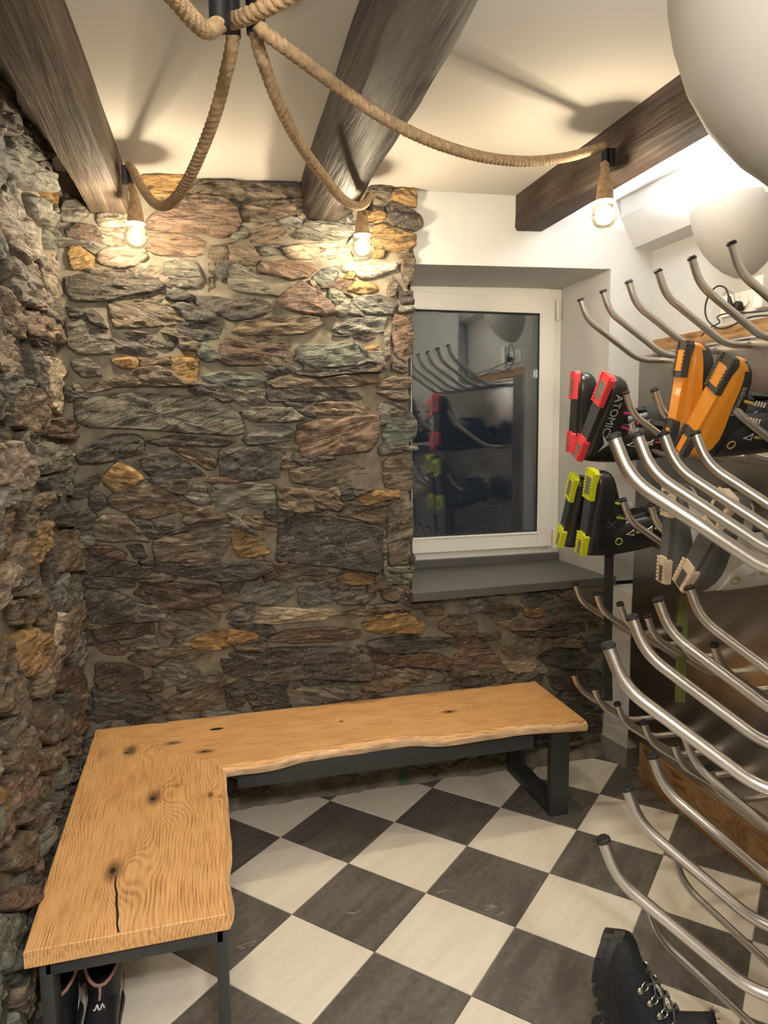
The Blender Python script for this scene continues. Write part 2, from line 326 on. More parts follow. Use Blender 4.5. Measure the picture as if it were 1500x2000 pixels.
# ------------------------------------------------------------------ measured outlines (millimetres on the wall planes, metres elsewhere)
OX, OY = -1.220356, 0.800445
STONES_BACK = """
d 65,2529 118,2530 139,2479 104,2494 66,2506
g 61,2494 100,2504 144,2472 130,2444 95,2422 52,2422 39,2443
w 179,2452 214,2464 280,2466 276,2420 240,2408 187,2410 173,2432
r 347,2438 394,2476 488,2531 540,2548 634,2541 681,2511 701,2460 677,2411 613,2394 571,2407 483,2407 401,2408 351,2415
o 342,2604 400,2616 481,2610 516,2597 499,2555 458,2542 416,2529 386,2519 357,2555
b 547,2594 616,2605 700,2606 720,2571 711,2539 635,2549 551,2554 531,2562
e 60,2390 104,2412 162,2406 191,2362 169,2351 111,2353 63,2365
p 171,2402 275,2403 297,2353 247,2338 195,2345 170,2366
r 344,2386 426,2396 524,2392 575,2369 563,2326 489,2312 376,2316 342,2345
o 68,2331 109,2328 146,2294 146,2254 95,2247 71,2243 61,2285
p 171,2306 212,2333 277,2337 336,2325 340,2299 293,2266 233,2255 184,2266 165,2285
d 45,2214 118,2230 202,2236 302,2238 362,2223 401,2188 349,2170 257,2151 197,2134 117,2126 69,2129 47,2169
g 411,2282 478,2298 530,2288 549,2231 537,2199 474,2193 428,2210
b 577,2290 604,2297 598,2201 573,2179
b 590,2354 660,2371 735,2367 767,2326 766,2299 700,2291 625,2298 589,2317
d 416,2178 468,2185 514,2161 498,2139 440,2140 410,2152
d 525,2161 589,2163 668,2150 750,2159 811,2142 815,2117 754,2088 666,2070 586,2105 534,2124
b 201,2121 266,2131 368,2129 430,2126 470,2090 489,2064 416,2047 333,2036 221,2031 209,2082
d 43,2103 86,2089 110,2084 90,2066 51,2062
d 110,2079 140,2096 169,2071 181,2030 147,2034 118,2054
g 40,2041 99,2056 147,2034 199,1978 207,1937 146,1928 77,1932 45,1954
d 209,1986 300,1996 393,2009 442,2002 435,1946 369,1932 277,1930 217,1942
b 245,2011 291,2020 332,2013 280,2001
d 450,2047 516,2060 585,2056 627,2041 609,2003 539,1991 492,1995 456,2021
n 528,1975 560,1978 615,1928 612,1914 552,1905 521,1926
g 51,1903 106,1909 149,1878 152,1847 92,1841 59,1862
o 195,1910 256,1919 296,1907 290,1877 239,1874 204,1889
o 431,1914 484,1939 532,1926 519,1867 511,1818 459,1834 429,1866
b 94,1789 145,1821 222,1842 300,1875 357,1883 418,1860 453,1825 508,1812 479,1807 322,1806 194,1800 118,1778
n 542,1845 583,1862 664,1865 752,1858 785,1836 739,1808 640,1810 576,1824
g 62,1752 133,1768 270,1779 425,1769 563,1769 627,1736 685,1675 689,1619 633,1611 471,1621 263,1640 111,1646 63,1668
b 47,1820 76,1810 89,1784 64,1778 50,1794
g 667,1791 750,1791 783,1792 782,1736 693,1730 666,1752
e 297,1917 358,1913 410,1924 419,1892 367,1886 305,1880
b 717,2519 780,2539 890,2554 933,2522 939,2507 877,2487 805,2464 729,2459 714,2487
b 706,2591 782,2607 891,2610 958,2604 946,2571 852,2562 754,2563
g 860,2470 910,2494 944,2486 966,2479 931,2442 887,2445
b 749,2431 788,2455 876,2449 897,2419 891,2391 819,2379 754,2389
g 943,2443 988,2478 1079,2481 1160,2472 1171,2434 1113,2415 1009,2406 942,2410
w 896,2365 975,2388 1089,2397 1153,2395 1158,2357 1111,2327 1048,2321 1019,2333 940,2324 901,2343
o 1230,2449 1278,2482 1361,2473 1434,2450 1433,2405 1397,2377 1300,2381 1235,2394
d 1329,2571 1386,2578 1459,2535 1474,2497 1446,2473 1367,2485 1323,2526
o 1351,2628 1447,2640 1450,2574 1398,2570 1344,2594
b 1250,2634 1333,2640 1336,2610 1302,2561 1261,2569 1244,2603
o 1196,2518 1255,2555 1314,2526 1308,2503 1260,2489 1219,2503
b 666,2363 710,2371 753,2357 781,2311 729,2292 664,2292
g 769,2363 830,2377 885,2375 884,2343 801,2333 768,2342
r 789,2306 883,2316 990,2310 1007,2283 961,2254 898,2243 826,2259 782,2262
g 647,2277 696,2290 744,2271 841,2178 769,2181 693,2189 661,2204
n 1001,2261 1041,2290 1105,2310 1110,2277 1086,2243 1046,2222 1017,2234
w 1128,2311 1199,2320 1288,2327 1348,2327 1341,2299 1257,2267 1204,2259 1186,2281 1134,2286
o 1124,2256 1151,2282 1180,2272 1168,2246
o 1253,2375 1312,2376 1294,2347 1252,2345
r 851,2162 891,2197 949,2237 1005,2201 1067,2153 1084,2115 1043,2103 968,2109 895,2120 851,2146
b 977,2238 1000,2245 1039,2191 1016,2193
n 1062,2203 1092,2215 1126,2189 1149,2145 1142,2111 1101,2099 1084,2132 1062,2164
o 1144,2206 1186,2250 1263,2239 1274,2217 1214,2192
g 1167,2168 1220,2192 1316,2190 1352,2163 1334,2117 1255,2115 1190,2130
b 666,2026 710,2065 810,2085 906,2093 1014,2091 1025,2069 967,2028 847,2017 720,2014
g 1083,2048 1154,2089 1225,2100 1309,2099 1296,2042 1224,2034 1123,2032
e 620,1971 654,1999 764,2012 875,1993 919,1949 912,1904 788,1897 650,1893 618,1911
n 931,1961 965,1981 1087,1980 1152,2010 1199,1960 1205,1931 1157,1902 1080,1890 998,1889 941,1916
o 1211,1971 1278,1996 1289,1967 1223,1952
b 814,1825 900,1859 1008,1838 1126,1856 1258,1863 1264,1828 1161,1810 984,1804 830,1803
d 813,1781 898,1798 1031,1801 1257,1793 1257,1753 1100,1750 983,1747 823,1747
b 983,1724 1053,1744 1196,1735 1262,1724 1256,1694 1099,1689 994,1696
r 1346,2106 1425,2114 1431,2039 1430,1958 1399,1923 1356,1945 1339,2008
b 1385,2380 1433,2388 1445,2338 1433,2269 1402,2239 1378,2312
b 1316,2219 1347,2276 1362,2238 1353,2192 1322,2188
d 1365,2209 1432,2218 1435,2166 1383,2162
g 1358,2146 1432,2157 1435,2126 1370,2121
g 1302,2036 1327,2048 1323,1933 1295,1921
d 1344,1916 1399,1899 1411,1876 1386,1864 1331,1881
b 1276,1828 1343,1852 1417,1847 1411,1806 1343,1800 1275,1805
b 1269,1782 1318,1794 1398,1782 1404,1753 1330,1753
g 1281,1735 1392,1741 1398,1694 1341,1665 1286,1647 1274,1694
n 1298,1630 1341,1670 1416,1694 1444,1658 1441,1598 1396,1557 1309,1558 1291,1600
r 923,1650 1005,1667 1256,1683 1267,1642 1253,1579 1225,1539 1089,1522 943,1518 912,1577
g 693,1702 744,1719 885,1719 941,1673 883,1662 725,1663
d 917,1876 1009,1878 1162,1885 1270,1898 1258,1869 1126,1862 1009,1846 917,1865
d 1076,2022 1182,2028 1260,2021 1224,2000 1176,2011
d 57,1541 121,1588 185,1615 265,1614 299,1586 285,1543 215,1520 134,1507 60,1505
d 322,1585 418,1609 538,1601 647,1581 597,1563 476,1571 380,1569
d 289,1506 332,1536 414,1525 473,1496 532,1444 458,1434 339,1434 300,1475
b 404,1556 488,1558 571,1525 576,1481 545,1469 486,1508 438,1534
o 139,1449 196,1502 236,1489 292,1438 244,1412 185,1392 146,1418
b 161,1369 232,1403 326,1419 384,1386 442,1340 404,1297 296,1277 227,1304 170,1331
g 443,1365 500,1411 536,1400 546,1336 527,1311 479,1339
b 81,1261 140,1296 215,1286 270,1228 298,1189 239,1195 163,1189 106,1204
b 322,1187 412,1202 511,1223 636,1240 627,1178 580,1090 456,1091 324,1102
d 317,1208 413,1224 500,1255 637,1265 636,1249 524,1235 401,1210
e 76,1175 151,1171 207,1137 200,1112 131,1125 75,1144
d 215,1168 273,1171 289,1113 241,1119
d 63,1139 131,1122 217,1102 328,1066 297,1030 202,1039 98,1055 56,1071
d 358,1052 455,1065 554,1065 727,1075 777,1065 782,1032 704,1004 621,999 503,1017 417,1035
e 240,970 272,1016 392,1005 551,981 575,959 561,914 449,897 351,898 304,927
d 52,996 130,997 198,960 244,919 229,862 146,856 76,855 50,895
e 75,830 146,846 288,844 295,805 202,787 84,785
b 334,854 399,881 510,882 572,854 557,809 456,778 351,774 335,814
g 596,839 636,879 713,877 715,850 666,817
o 442,746 506,774 576,794 613,764 696,750 682,731 566,708 491,712
e 79,689 155,688 243,653 252,600 202,559 102,570 69,612
b 203,703 259,730 380,732 379,699 292,668 226,674
g 291,642 378,673 439,654 487,609 423,569 348,563
b 340,504 409,537 497,554 567,547 571,478 493,453 369,467
d 61,516 189,521 309,508 306,448 185,442 67,457
d 586,531 650,524 654,448 589,449
b 77,769 212,760 180,718 110,731
d 88,1396 133,1382 154,1338 112,1315 80,1341
g 319,1257 397,1266 402,1234 341,1218
d 58,1046 132,1034 225,1022 230,996 142,1002 61,1008
d 598,1544 676,1561 764,1553 839,1501 831,1436 747,1422 646,1425 597,1443
g 562,1399 633,1413 727,1407 810,1398 814,1300 781,1289 693,1311 617,1295 567,1284 563,1348
o 629,1211 664,1216 701,1175 746,1172 790,1150 789,1111 718,1095 661,1105 637,1145
g 696,1589 741,1636 849,1645 894,1622 880,1584 783,1572 714,1570
b 889,1448 955,1472 1035,1497 1129,1488 1210,1453 1272,1424 1264,1384 1168,1374 1019,1385 901,1408
b 829,1384 953,1377 971,1321 977,1281 911,1277 833,1300
o 1188,1346 1264,1357 1355,1354 1348,1327 1263,1310 1215,1298 1184,1320
b 1098,1289 1153,1301 1235,1284 1305,1288 1290,1221 1241,1216 1152,1247 1097,1256
g 1072,1337 1153,1341 1167,1324 1085,1320
d 828,1221 884,1265 1016,1253 1276,1194 1271,1105 1266,1002 1148,1019 1012,1045 820,1069
b 818,996 846,1048 972,1033 1079,1006 1045,975 910,977
o 1079,986 1134,1003 1238,976 1231,949 1147,947 1092,965
g 648,915 689,998 811,983 890,958 862,906 795,884 711,893
g 906,950 1037,948 1049,878 981,870 914,875
g 1057,926 1195,916 1244,892 1187,861 1090,865 1053,892
w 702,810 763,876 907,855 1049,844 1076,821 1007,799 806,798
e 758,731 858,763 1006,765 1165,737 1171,702 1073,696 903,708
o 1193,770 1257,800 1393,803 1466,748 1451,706 1284,713 1193,742
d 1206,678 1284,692 1414,688 1473,668 1428,614 1269,629
b 1168,483 1211,535 1340,544 1477,530 1472,487 1318,452 1210,449
g 851,502 1001,507 1154,491 1160,441 999,423 856,432
e 673,494 718,496 743,445 684,445
o 612,791 708,776 720,748 648,728 597,726
g 614,864 705,890 696,818 626,823
b 1320,1349 1369,1313 1425,1290 1425,1194 1402,1028 1316,1026 1303,1131 1312,1267
g 1276,1187 1297,1172 1302,1034 1281,994 1274,1070
n 1288,1014 1416,1013 1423,971 1401,934 1315,939 1287,973
b 1272,911 1330,928 1380,910 1343,864 1293,867
b 1293,1478 1349,1524 1420,1529 1426,1359 1362,1361 1299,1377
d 570,681 672,692 869,687 1073,669 1198,622 1233,562 1197,522 933,549 766,546 604,583 567,614
d 602,516 660,523 665,468 613,446
b 679,1267 755,1270 818,1235 811,1196 740,1212 684,1241
b 1096,820 1215,845 1343,850 1357,824 1229,813 1138,802
e 1305,590 1399,610 1539,597 1599,555 1569,528 1428,549 1311,561
r 1607,539 1652,601 1713,628 1790,610 1861,529 1838,494 1729,490 1622,508
b 1547,734 1607,769 1682,766 1728,719 1721,676 1637,675 1569,703
o 1969,766 2009,785 2082,765 2090,734 1994,734
b 1844,717 1922,733 2042,723 2107,695 2027,672 1899,682
b 1869,581 1931,635 2027,627 2068,577 2029,536 1917,539
w 1869,521 1949,521 2037,497 2022,468 1949,460 1893,488
w 2046,473 2078,489 2107,467 2087,446 2054,453
d 2053,526 2126,565 2250,545 2335,499 2277,458 2127,480
d 1607,465 1691,479 1823,458 1839,434 1745,421 1637,433
b 1728,671 1844,672 1860,641 1759,639
d 2116,672 2172,690 2305,671 2315,632 2190,635
b 2187,764 2286,787 2396,741 2372,689 2247,691
b 1743,791 1836,806 1953,782 1930,747 1805,749
d 2112,428 2210,449 2379,432 2407,351 2297,331 2146,363
b 2218,73 2319,91 2423,70 2451,2 2339,-23 2228,16
d 1399,660 1502,673 1652,659 1637,624 1502,622 1414,630
g 1355,521 1465,531 1561,500 1554,456 1427,455 1354,477
d 2163,315 2297,315 2426,277 2411,208 2215,231
b 1466,819 1562,819 1569,783 1488,782
d 2291,596 2391,610 2411,531 2326,531
e 1915,674 2043,664 2190,643 2174,629 1963,646
b 2076,615 2174,621 2265,598 2258,568 2093,583
d 2182,203 2300,205 2438,181 2431,109 2302,110 2200,138
g 447,286 472,307 448,330 392,329 345,323 312,307 321,286 301,262 318,228 392,259 470,225 450,271
e 1303,1198 1303,1202 1304,1211 1288,1213 1267,1214 1203,1220 1261,1198 1279,1196 1280,1192 1288,1183 1304,1185 1303,1194
g 103,1206 95,1218 87,1236 48,1238 14,1233 17,1214 16,1206 17,1198 14,1179 48,1168 82,1179 106,1191
g 1183,2134 1177,2136 1176,2140 1168,2177 1152,2147 1153,2138 1153,2134 1153,2130 1143,2114 1168,2107 1211,2100 1199,2126
d 1583,190 1586,210 1586,248 1512,233 1447,241 1438,210 1446,190 1416,165 1460,149 1512,163 1586,132 1597,168
b 261,2246 226,2257 200,2259 184,2261 150,2273 153,2254 113,2246 142,2235 172,2236 184,2236 196,2236 226,2235
g 2119,782 2133,800 2120,826 2064,809 2008,826 1968,807 2026,782 2055,780 2056,776 2064,772 2142,721 2138,762
g 1298,1942 1296,1959 1244,1952 1232,1952 1185,1979 1206,1949 1205,1942 1206,1935 1158,1884 1232,1915 1310,1881 1290,1927
d 871,190 885,212 874,248 800,217 726,248 704,215 717,190 720,169 740,142 800,158 860,142 891,166
e 747,62 733,80 724,110 664,100 604,110 595,80 604,62 568,37 612,21 664,30 738,4 744,41
d 1884,118 1909,140 1876,159 1824,150 1768,162 1733,142 1764,118 1760,101 1746,57 1824,80 1880,74 1898,98
b 417,2238 415,2250 407,2268 368,2270 316,2279 272,2263 297,2238 337,2230 356,2228 368,2223 429,2190 426,2223
b 1923,286 1936,311 1909,341 1840,324 1775,337 1776,303 1763,286 1766,266 1788,245 1840,248 1896,242 1936,261
b 394,2142 408,2163 371,2176 328,2157 307,2158 286,2153 245,2142 286,2131 316,2132 328,2132 340,2132 370,2131
d 628,1782 632,1799 611,1816 568,1809 516,1823 494,1802 491,1782 526,1771 556,1772 568,1772 620,1741 664,1757
g 1434,1534 1432,1551 1389,1550 1368,1549 1347,1550 1277,1558 1280,1534 1277,1510 1356,1524 1368,1524 1376,1528 1377,1532
b 351,486 345,488 344,492 336,513 262,544 310,493 309,486 310,479 311,466 336,459 401,435 362,479
d 2178,286 2170,301 2181,341 2112,313 2038,344 2016,311 2024,286 2032,265 2043,231 2112,254 2177,235 2176,269
d 325,1238 319,1242 321,1251 304,1270 235,1293 246,1253 266,1238 273,1230 279,1218 304,1200 356,1197 330,1231
b 629,342 637,364 621,397 552,374 487,393 488,359 464,342 472,321 505,305 552,315 630,281 621,324
g 708,358 744,383 722,416 648,385 640,364 639,360 638,358 633,354 632,345 648,315 717,303 744,333
g 1502,350 1504,375 1486,411 1408,382 1339,405 1323,372 1331,350 1306,323 1348,302 1408,323 1477,295 1488,329
g 1106,166 1104,183 1114,224 1040,204 971,221 976,183 946,166 949,142 975,115 1040,145 1114,108 1125,144
d 151,150 181,172 152,194 96,177 22,208 22,170 13,150 16,129 27,95 96,118 148,109 176,129
d 1240,1366 1161,1368 1160,1372 1152,1376 1140,1376 1110,1377 1086,1366 1072,1345 1118,1339 1152,1339 1186,1339 1210,1351
d 1319,366 1319,370 1320,379 1304,404 1226,427 1235,384 1238,366 1219,344 1230,308 1304,334 1325,350 1330,359
d 840,118 843,142 795,152 752,145 687,169 667,140 669,118 710,107 731,102 752,80 804,77 843,94
d 1069,1502 1061,1520 1013,1518 992,1517 971,1518 901,1526 898,1502 923,1484 958,1475 992,1487 1004,1492 1023,1494
d 317,334 342,361 305,385 240,361 171,389 155,356 163,334 149,310 193,297 240,302 314,276 304,317
e 2295,582 2289,584 2288,588 2280,620 2268,592 2265,586 2265,582 2265,578 2237,548 2280,555 2305,562 2295,578
d 279,22 293,44 286,83 208,49 156,63 123,44 120,22 134,2 187,6 208,7 229,6 277,4
g 942,342 906,357 895,379 848,369 783,393 774,362 788,342 763,320 779,287 848,310 913,291 928,321
d 304,278 281,280 280,284 272,288 251,294 198,298 189,278 208,261 207,227 272,246 306,251 303,270
g 713,190 706,201 702,220 664,217 604,238 573,214 587,190 584,169 608,146 664,158 685,174 711,178
d 472,1414 448,1431 405,1430 384,1429 363,1430 310,1434 335,1414 353,1406 368,1401 384,1387 440,1370 469,1392
b 1224,422 1272,443 1226,449 1192,460 1158,449 1145,434 1109,422 1096,397 1132,374 1192,384 1230,392 1223,414
b 1058,2526 1072,2547 1070,2587 992,2553 940,2567 918,2546 937,2526 945,2514 945,2489 992,2505 1044,2485 1083,2502
e 1159,2230 1184,2251 1129,2250 1104,2262 1092,2240 1078,2237 1066,2230 1030,2210 1083,2214 1104,2203 1169,2179 1146,2219
d 575,198 575,202 572,208 560,225 504,242 480,219 494,198 469,174 491,143 560,177 585,178 586,191
e 1438,238 1474,258 1452,279 1400,265 1335,289 1326,258 1340,238 1304,213 1331,183 1400,200 1434,211 1442,227
b 524,710 479,714 476,720 464,725 399,761 368,735 393,710 384,689 412,669 464,678 520,666 522,695
d 847,486 850,501 848,530 792,524 745,523 718,506 726,486 734,471 745,449 792,448 848,442 850,471
b 767,702 754,717 752,746 696,734 662,729 622,722 636,702 654,691 684,692 696,692 708,692 738,691
g 1962,358 1987,382 1948,399 1896,385 1849,395 1822,378 1802,358 1811,336 1862,331 1896,343 1952,314 1965,340
d 781,790 746,801 725,806 704,817 670,817 619,812 649,790 673,782 692,780 704,780 756,749 795,766
d 271,526 265,528 264,532 256,564 213,560 182,546 185,526 225,518 244,516 256,516 268,516 282,519
b 558,566 566,593 538,624 464,587 448,579 433,574 393,566 400,549 443,550 464,551 476,556 506,555
d 1431,1046 1431,1050 1432,1059 1416,1078 1408,1052 1407,1048 1406,1046 1407,1044 1408,1040 1416,1014 1432,1033 1431,1042
b 2234,798 2253,820 2237,853 2168,836 2108,846 2137,806 2136,798 2121,786 2134,771 2168,766 2202,771 2242,778
b 655,910 647,922 647,947 600,937 566,937 569,918 534,910 526,890 548,869 600,872 634,883 674,890
g 2067,422 2069,444 2031,459 1984,460 1937,459 1910,442 1913,422 1893,398 1950,395 1984,390 2031,385 2058,402
d 464,174 479,186 479,211 432,201 376,218 341,198 349,174 347,152 367,123 432,136 488,130 479,162
g 1223,2446 1234,2453 1260,2487 1208,2478 1143,2497 1166,2457 1170,2446 1177,2438 1143,2395 1208,2419 1224,2433 1223,2442
b 2407,694 2407,698 2408,707 2392,721 2384,700 2383,696 2377,694 2323,676 2331,646 2392,662 2408,681 2407,690
b 770,286 768,303 760,330 704,301 683,302 624,307 633,286 608,261 630,228 704,259 765,238 784,265
e 1303,950 1297,952 1296,956 1288,965 1228,998 1241,962 1233,950 1208,929 1223,899 1288,923 1322,923 1314,943
g 679,1246 679,1250 676,1256 664,1273 612,1287 638,1253 615,1246 638,1239 639,1226 664,1219 738,1188 690,1239
d 177,534 186,549 162,561 128,566 59,589 54,554 62,534 48,513 116,524 128,524 140,524 170,523
d 872,430 826,441 805,446 784,445 763,446 742,441 701,430 726,415 741,396 784,403 858,372 858,410
g 983,406 986,426 933,422 912,421 878,433 870,417 863,406 865,394 869,372 912,379 968,362 992,385
g 1856,822 1853,844 1811,856 1768,854 1725,856 1704,839 1674,822 1710,807 1708,774 1768,795 1789,806 1842,802
d 600,110 581,128 577,161 512,137 487,130 427,132 452,110 443,92 434,49 512,78 581,55 592,89
b 1082,1326 1090,1346 1081,1377 1016,1364 960,1370 969,1338 978,1326 974,1315 978,1296 1016,1294 1076,1278 1107,1302
b 1752,486 1706,497 1676,496 1664,496 1643,502 1595,504 1604,486 1562,459 1652,476 1664,476 1676,476 1679,482
d 2127,118 2147,142 2103,155 2056,145 1982,176 1992,135 1973,118 1982,98 2009,81 2056,86 2125,63 2141,96
b 1215,334 1208,351 1205,382 1144,372 1066,395 1080,351 1073,334 1048,309 1066,273 1144,307 1196,293 1224,313
g 746,2430 762,2437 770,2457 736,2451 702,2457 694,2441 687,2430 678,2415 667,2375 736,2409 744,2424 745,2428
b 592,1078 546,1089 516,1088 504,1088 492,1088 462,1089 427,1078 462,1067 492,1068 504,1068 516,1068 546,1067
g 1192,30 1168,47 1156,71 1104,62 1039,81 1035,48 1027,30 1040,13 1070,3 1104,9 1138,3 1189,8
d 765,542 730,553 709,558 688,557 654,569 603,564 605,542 630,527 663,522 688,515 722,515 762,522
g 1701,334 1715,358 1671,371 1624,372 1555,389 1550,354 1536,334 1566,319 1559,283 1624,296 1689,283 1693,316
e 1776,414 1730,425 1700,424 1688,424 1676,424 1614,434 1611,414 1630,399 1636,373 1688,382 1744,370 1746,399
d 1160,262 1163,286 1093,278 1072,272 994,323 992,283 995,262 1014,247 1007,211 1072,230 1128,218 1152,241
b 1910,422 1903,430 1928,466 1872,460 1803,477 1830,433 1778,422 1792,401 1794,361 1872,390 1897,402 1903,414
b 880,262 872,283 844,303 792,283 784,268 783,264 782,262 777,258 776,249 792,230 826,235 861,244
g 2410,790 2409,792 2408,796 2400,811 2348,831 2315,812 2306,790 2326,770 2357,756 2400,763 2408,784 2409,788
g 198,2342 146,2353 116,2352 104,2352 83,2358 19,2364 16,2342 30,2322 92,2332 104,2332 156,2301 178,2322
d 324,430 344,451 285,446 264,440 252,440 222,441 176,430 206,415 199,379 264,392 338,372 355,406
d 270,2582 218,2593 188,2592 176,2592 164,2592 134,2593 82,2582 118,2567 111,2531 176,2555 254,2521 245,2564
d 77,798 71,802 73,811 56,836 13,832 14,809 18,798 14,787 17,768 56,771 90,771 82,791
d 591,2094 567,2106 545,2114 520,2121 468,2135 440,2115 471,2094 478,2083 482,2064 520,2062 563,2060 589,2076
b 2208,734 2202,741 2193,747 2176,761 2129,771 2145,742 2144,734 2145,726 2111,683 2176,702 2241,683 2223,722
d 59,1782 47,1786 48,1795 32,1809 16,1795 17,1786 17,1782 17,1778 15,1769 32,1744 66,1755 106,1762
d 645,2262 650,2269 658,2289 624,2294 608,2275 609,2266 609,2262 609,2258 608,2249 624,2224 649,2242 650,2255
d 95,1270 109,1292 84,1318 24,1302 16,1276 15,1272 14,1270 15,1268 16,1264 24,1238 67,1236 82,1255
b 1047,1270 1034,1285 1010,1297 976,1280 964,1280 934,1281 910,1270 934,1259 964,1260 976,1260 988,1260 1072,1245
d 1154,2534 1184,2559 1153,2585 1088,2572 1072,2547 1073,2538 1061,2534 1062,2527 1072,2521 1088,2507 1144,2490 1173,2512
d 930,1862 944,1883 938,1920 864,1894 821,1896 784,1883 804,1862 784,1841 804,1814 864,1847 876,1852 879,1858
d 1295,262 1314,282 1300,310 1240,289 1197,296 1166,282 1169,262 1155,240 1175,211 1240,230 1296,218 1336,237
d 56,486 55,494 58,513 24,524 16,492 15,488 14,486 15,484 16,480 24,459 89,435 66,475
b 488,1998 471,2002 468,2008 456,2019 404,2039 387,2016 446,1998 447,1996 448,1992 456,1955 521,1947 530,1978
d 103,1406 122,1426 122,1464 48,1427 14,1433 17,1414 16,1406 17,1398 14,1379 48,1368 82,1379 90,1395
g 368,894 327,906 314,921 280,921 233,931 238,905 242,894 238,883 224,850 280,856 327,857 349,876
e 839,1038 839,1042 858,1065 824,1059 759,1089 782,1049 786,1038 760,1021 759,987 824,1011 832,1032 833,1036
b 1312,1302 1311,1310 1292,1312 1280,1312 1268,1312 1265,1306 1231,1302 1233,1290 1259,1286 1280,1292 1292,1292 1311,1294
b 1677,14 1685,36 1678,75 1600,41 1548,55 1531,32 1534,14 1558,3 1588,4 1600,4 1612,4 1642,3
g 306,766 309,784 283,800 240,787 219,782 166,786 174,766 214,759 201,736 240,739 283,732 314,746
g 1999,86 1975,98 1967,116 1928,118 1885,120 1897,94 1896,86 1870,71 1850,25 1928,54 2002,28 1992,69
b 507,22 493,40 476,63 424,49 355,77 339,44 341,22 350,2 403,6 424,7 445,6 498,2
g 927,1542 920,1559 912,1586 856,1574 813,1576 760,1567 796,1542 809,1530 822,1515 856,1515 894,1512 925,1524
e 1434,862 1433,864 1432,868 1424,894 1377,899 1360,879 1358,862 1360,845 1355,807 1424,824 1476,821 1509,840
b 969,198 967,210 976,242 920,236 877,232 889,206 882,198 878,187 886,171 920,160 954,171 967,186
b 480,358 490,369 482,385 448,385 370,419 363,380 365,358 390,343 414,331 448,331 460,348 474,351
g 1250,2366 1249,2368 1248,2372 1240,2387 1193,2403 1182,2381 1163,2366 1176,2349 1188,2325 1240,2345 1248,2360 1249,2364
d 1088,966 1082,973 1121,1017 1056,981 1044,976 1014,977 985,966 992,949 1035,950 1056,928 1108,925 1147,942
g 106,374 109,392 118,435 40,401 15,394 14,381 19,374 14,367 15,354 40,342 92,333 142,347
d 413,1078 400,1095 357,1094 336,1093 289,1115 262,1098 298,1078 321,1074 324,1068 336,1051 375,1048 405,1060
g 42,2454 41,2456 40,2460 32,2486 16,2467 17,2458 17,2454 17,2450 15,2441 32,2433 40,2448 41,2452
g 620,398 640,419 612,439 560,430 495,449 475,420 483,398 518,387 539,382 560,383 576,385 602,387
e 1309,614 1274,625 1257,634 1232,652 1158,672 1201,622 1205,614 1206,607 1216,601 1232,587 1284,573 1306,594
b 1382,126 1368,147 1366,187 1288,164 1223,177 1219,144 1200,126 1214,106 1236,85 1288,105 1366,65 1357,108
d 680,982 679,990 669,998 648,997 627,998 574,1002 582,982 590,967 596,941 648,955 669,966 674,975
e 328,574 320,595 287,611 240,584 232,580 231,576 225,574 214,567 228,564 240,564 252,564 320,553
d 1075,518 1066,538 1013,534 992,539 958,545 918,538 921,518 950,507 980,508 992,508 1004,508 1034,507
g 2004,278 2018,298 2013,333 1944,310 1928,291 1929,282 1929,278 1935,276 1936,272 1944,240 2018,220 2029,256
b 395,1022 376,1039 346,1049 312,1043 300,1032 270,1033 229,1022 297,1018 300,1012 312,1012 324,1012 354,1011
e 690,1422 633,1424 632,1428 624,1432 603,1438 566,1437 530,1422 566,1407 612,1412 624,1412 636,1412 666,1411
g 1251,182 1237,200 1220,223 1168,209 1125,216 1110,197 1108,182 1110,167 1125,148 1168,144 1215,145 1215,170
d 985,1726 1010,1746 957,1742 936,1741 915,1742 862,1746 876,1726 894,1715 911,1706 936,1694 996,1678 983,1714
d 261,126 269,148 244,174 184,147 176,132 175,128 174,126 169,122 123,78 184,94 249,75 248,109
d 2160,846 2114,857 2084,856 2072,856 2060,856 2030,857 2001,846 2008,829 2038,819 2072,814 2106,819 2114,835
g 58,1118 57,1120 56,1124 48,1156 14,1145 17,1126 16,1118 17,1110 14,1091 48,1080 56,1112 57,1116
g 1744,150 1803,174 1768,194 1712,177 1656,194 1632,171 1629,150 1616,125 1665,113 1712,112 1759,113 1727,146
b 134,846 138,857 108,856 96,856 84,856 16,867 36,846 54,835 84,836 96,836 104,840 105,844
b 561,1286 559,1298 559,1323 512,1313 434,1347 416,1311 452,1286 432,1265 460,1245 512,1259 546,1259 586,1266
g 480,214 479,222 460,224 448,229 396,255 352,239 393,214 417,206 436,204 448,204 456,208 457,212
b 639,574 610,581 596,584 584,595 568,587 569,578 569,574 558,567 550,547 584,547 600,561 615,566
d 878,1262 904,1279 874,1289 840,1289 797,1296 776,1279 774,1262 798,1251 815,1242 840,1235 856,1249 866,1255
e 1750,646 1743,654 1733,662 1712,667 1678,673 1621,670 1652,646 1621,622 1669,612 1712,631 1733,630 1797,624
b 903,1494 895,1506 869,1510 848,1509 840,1500 839,1496 838,1494 839,1492 840,1488 848,1462 900,1453 912,1477
b 1529,14 1527,26 1536,58 1480,41 1415,65 1406,34 1386,14 1438,3 1468,4 1480,4 1492,4 1522,3
g 287,1502 287,1506 328,1546 272,1529 238,1529 208,1519 189,1502 230,1491 251,1486 272,1464 289,1489 287,1498
"""
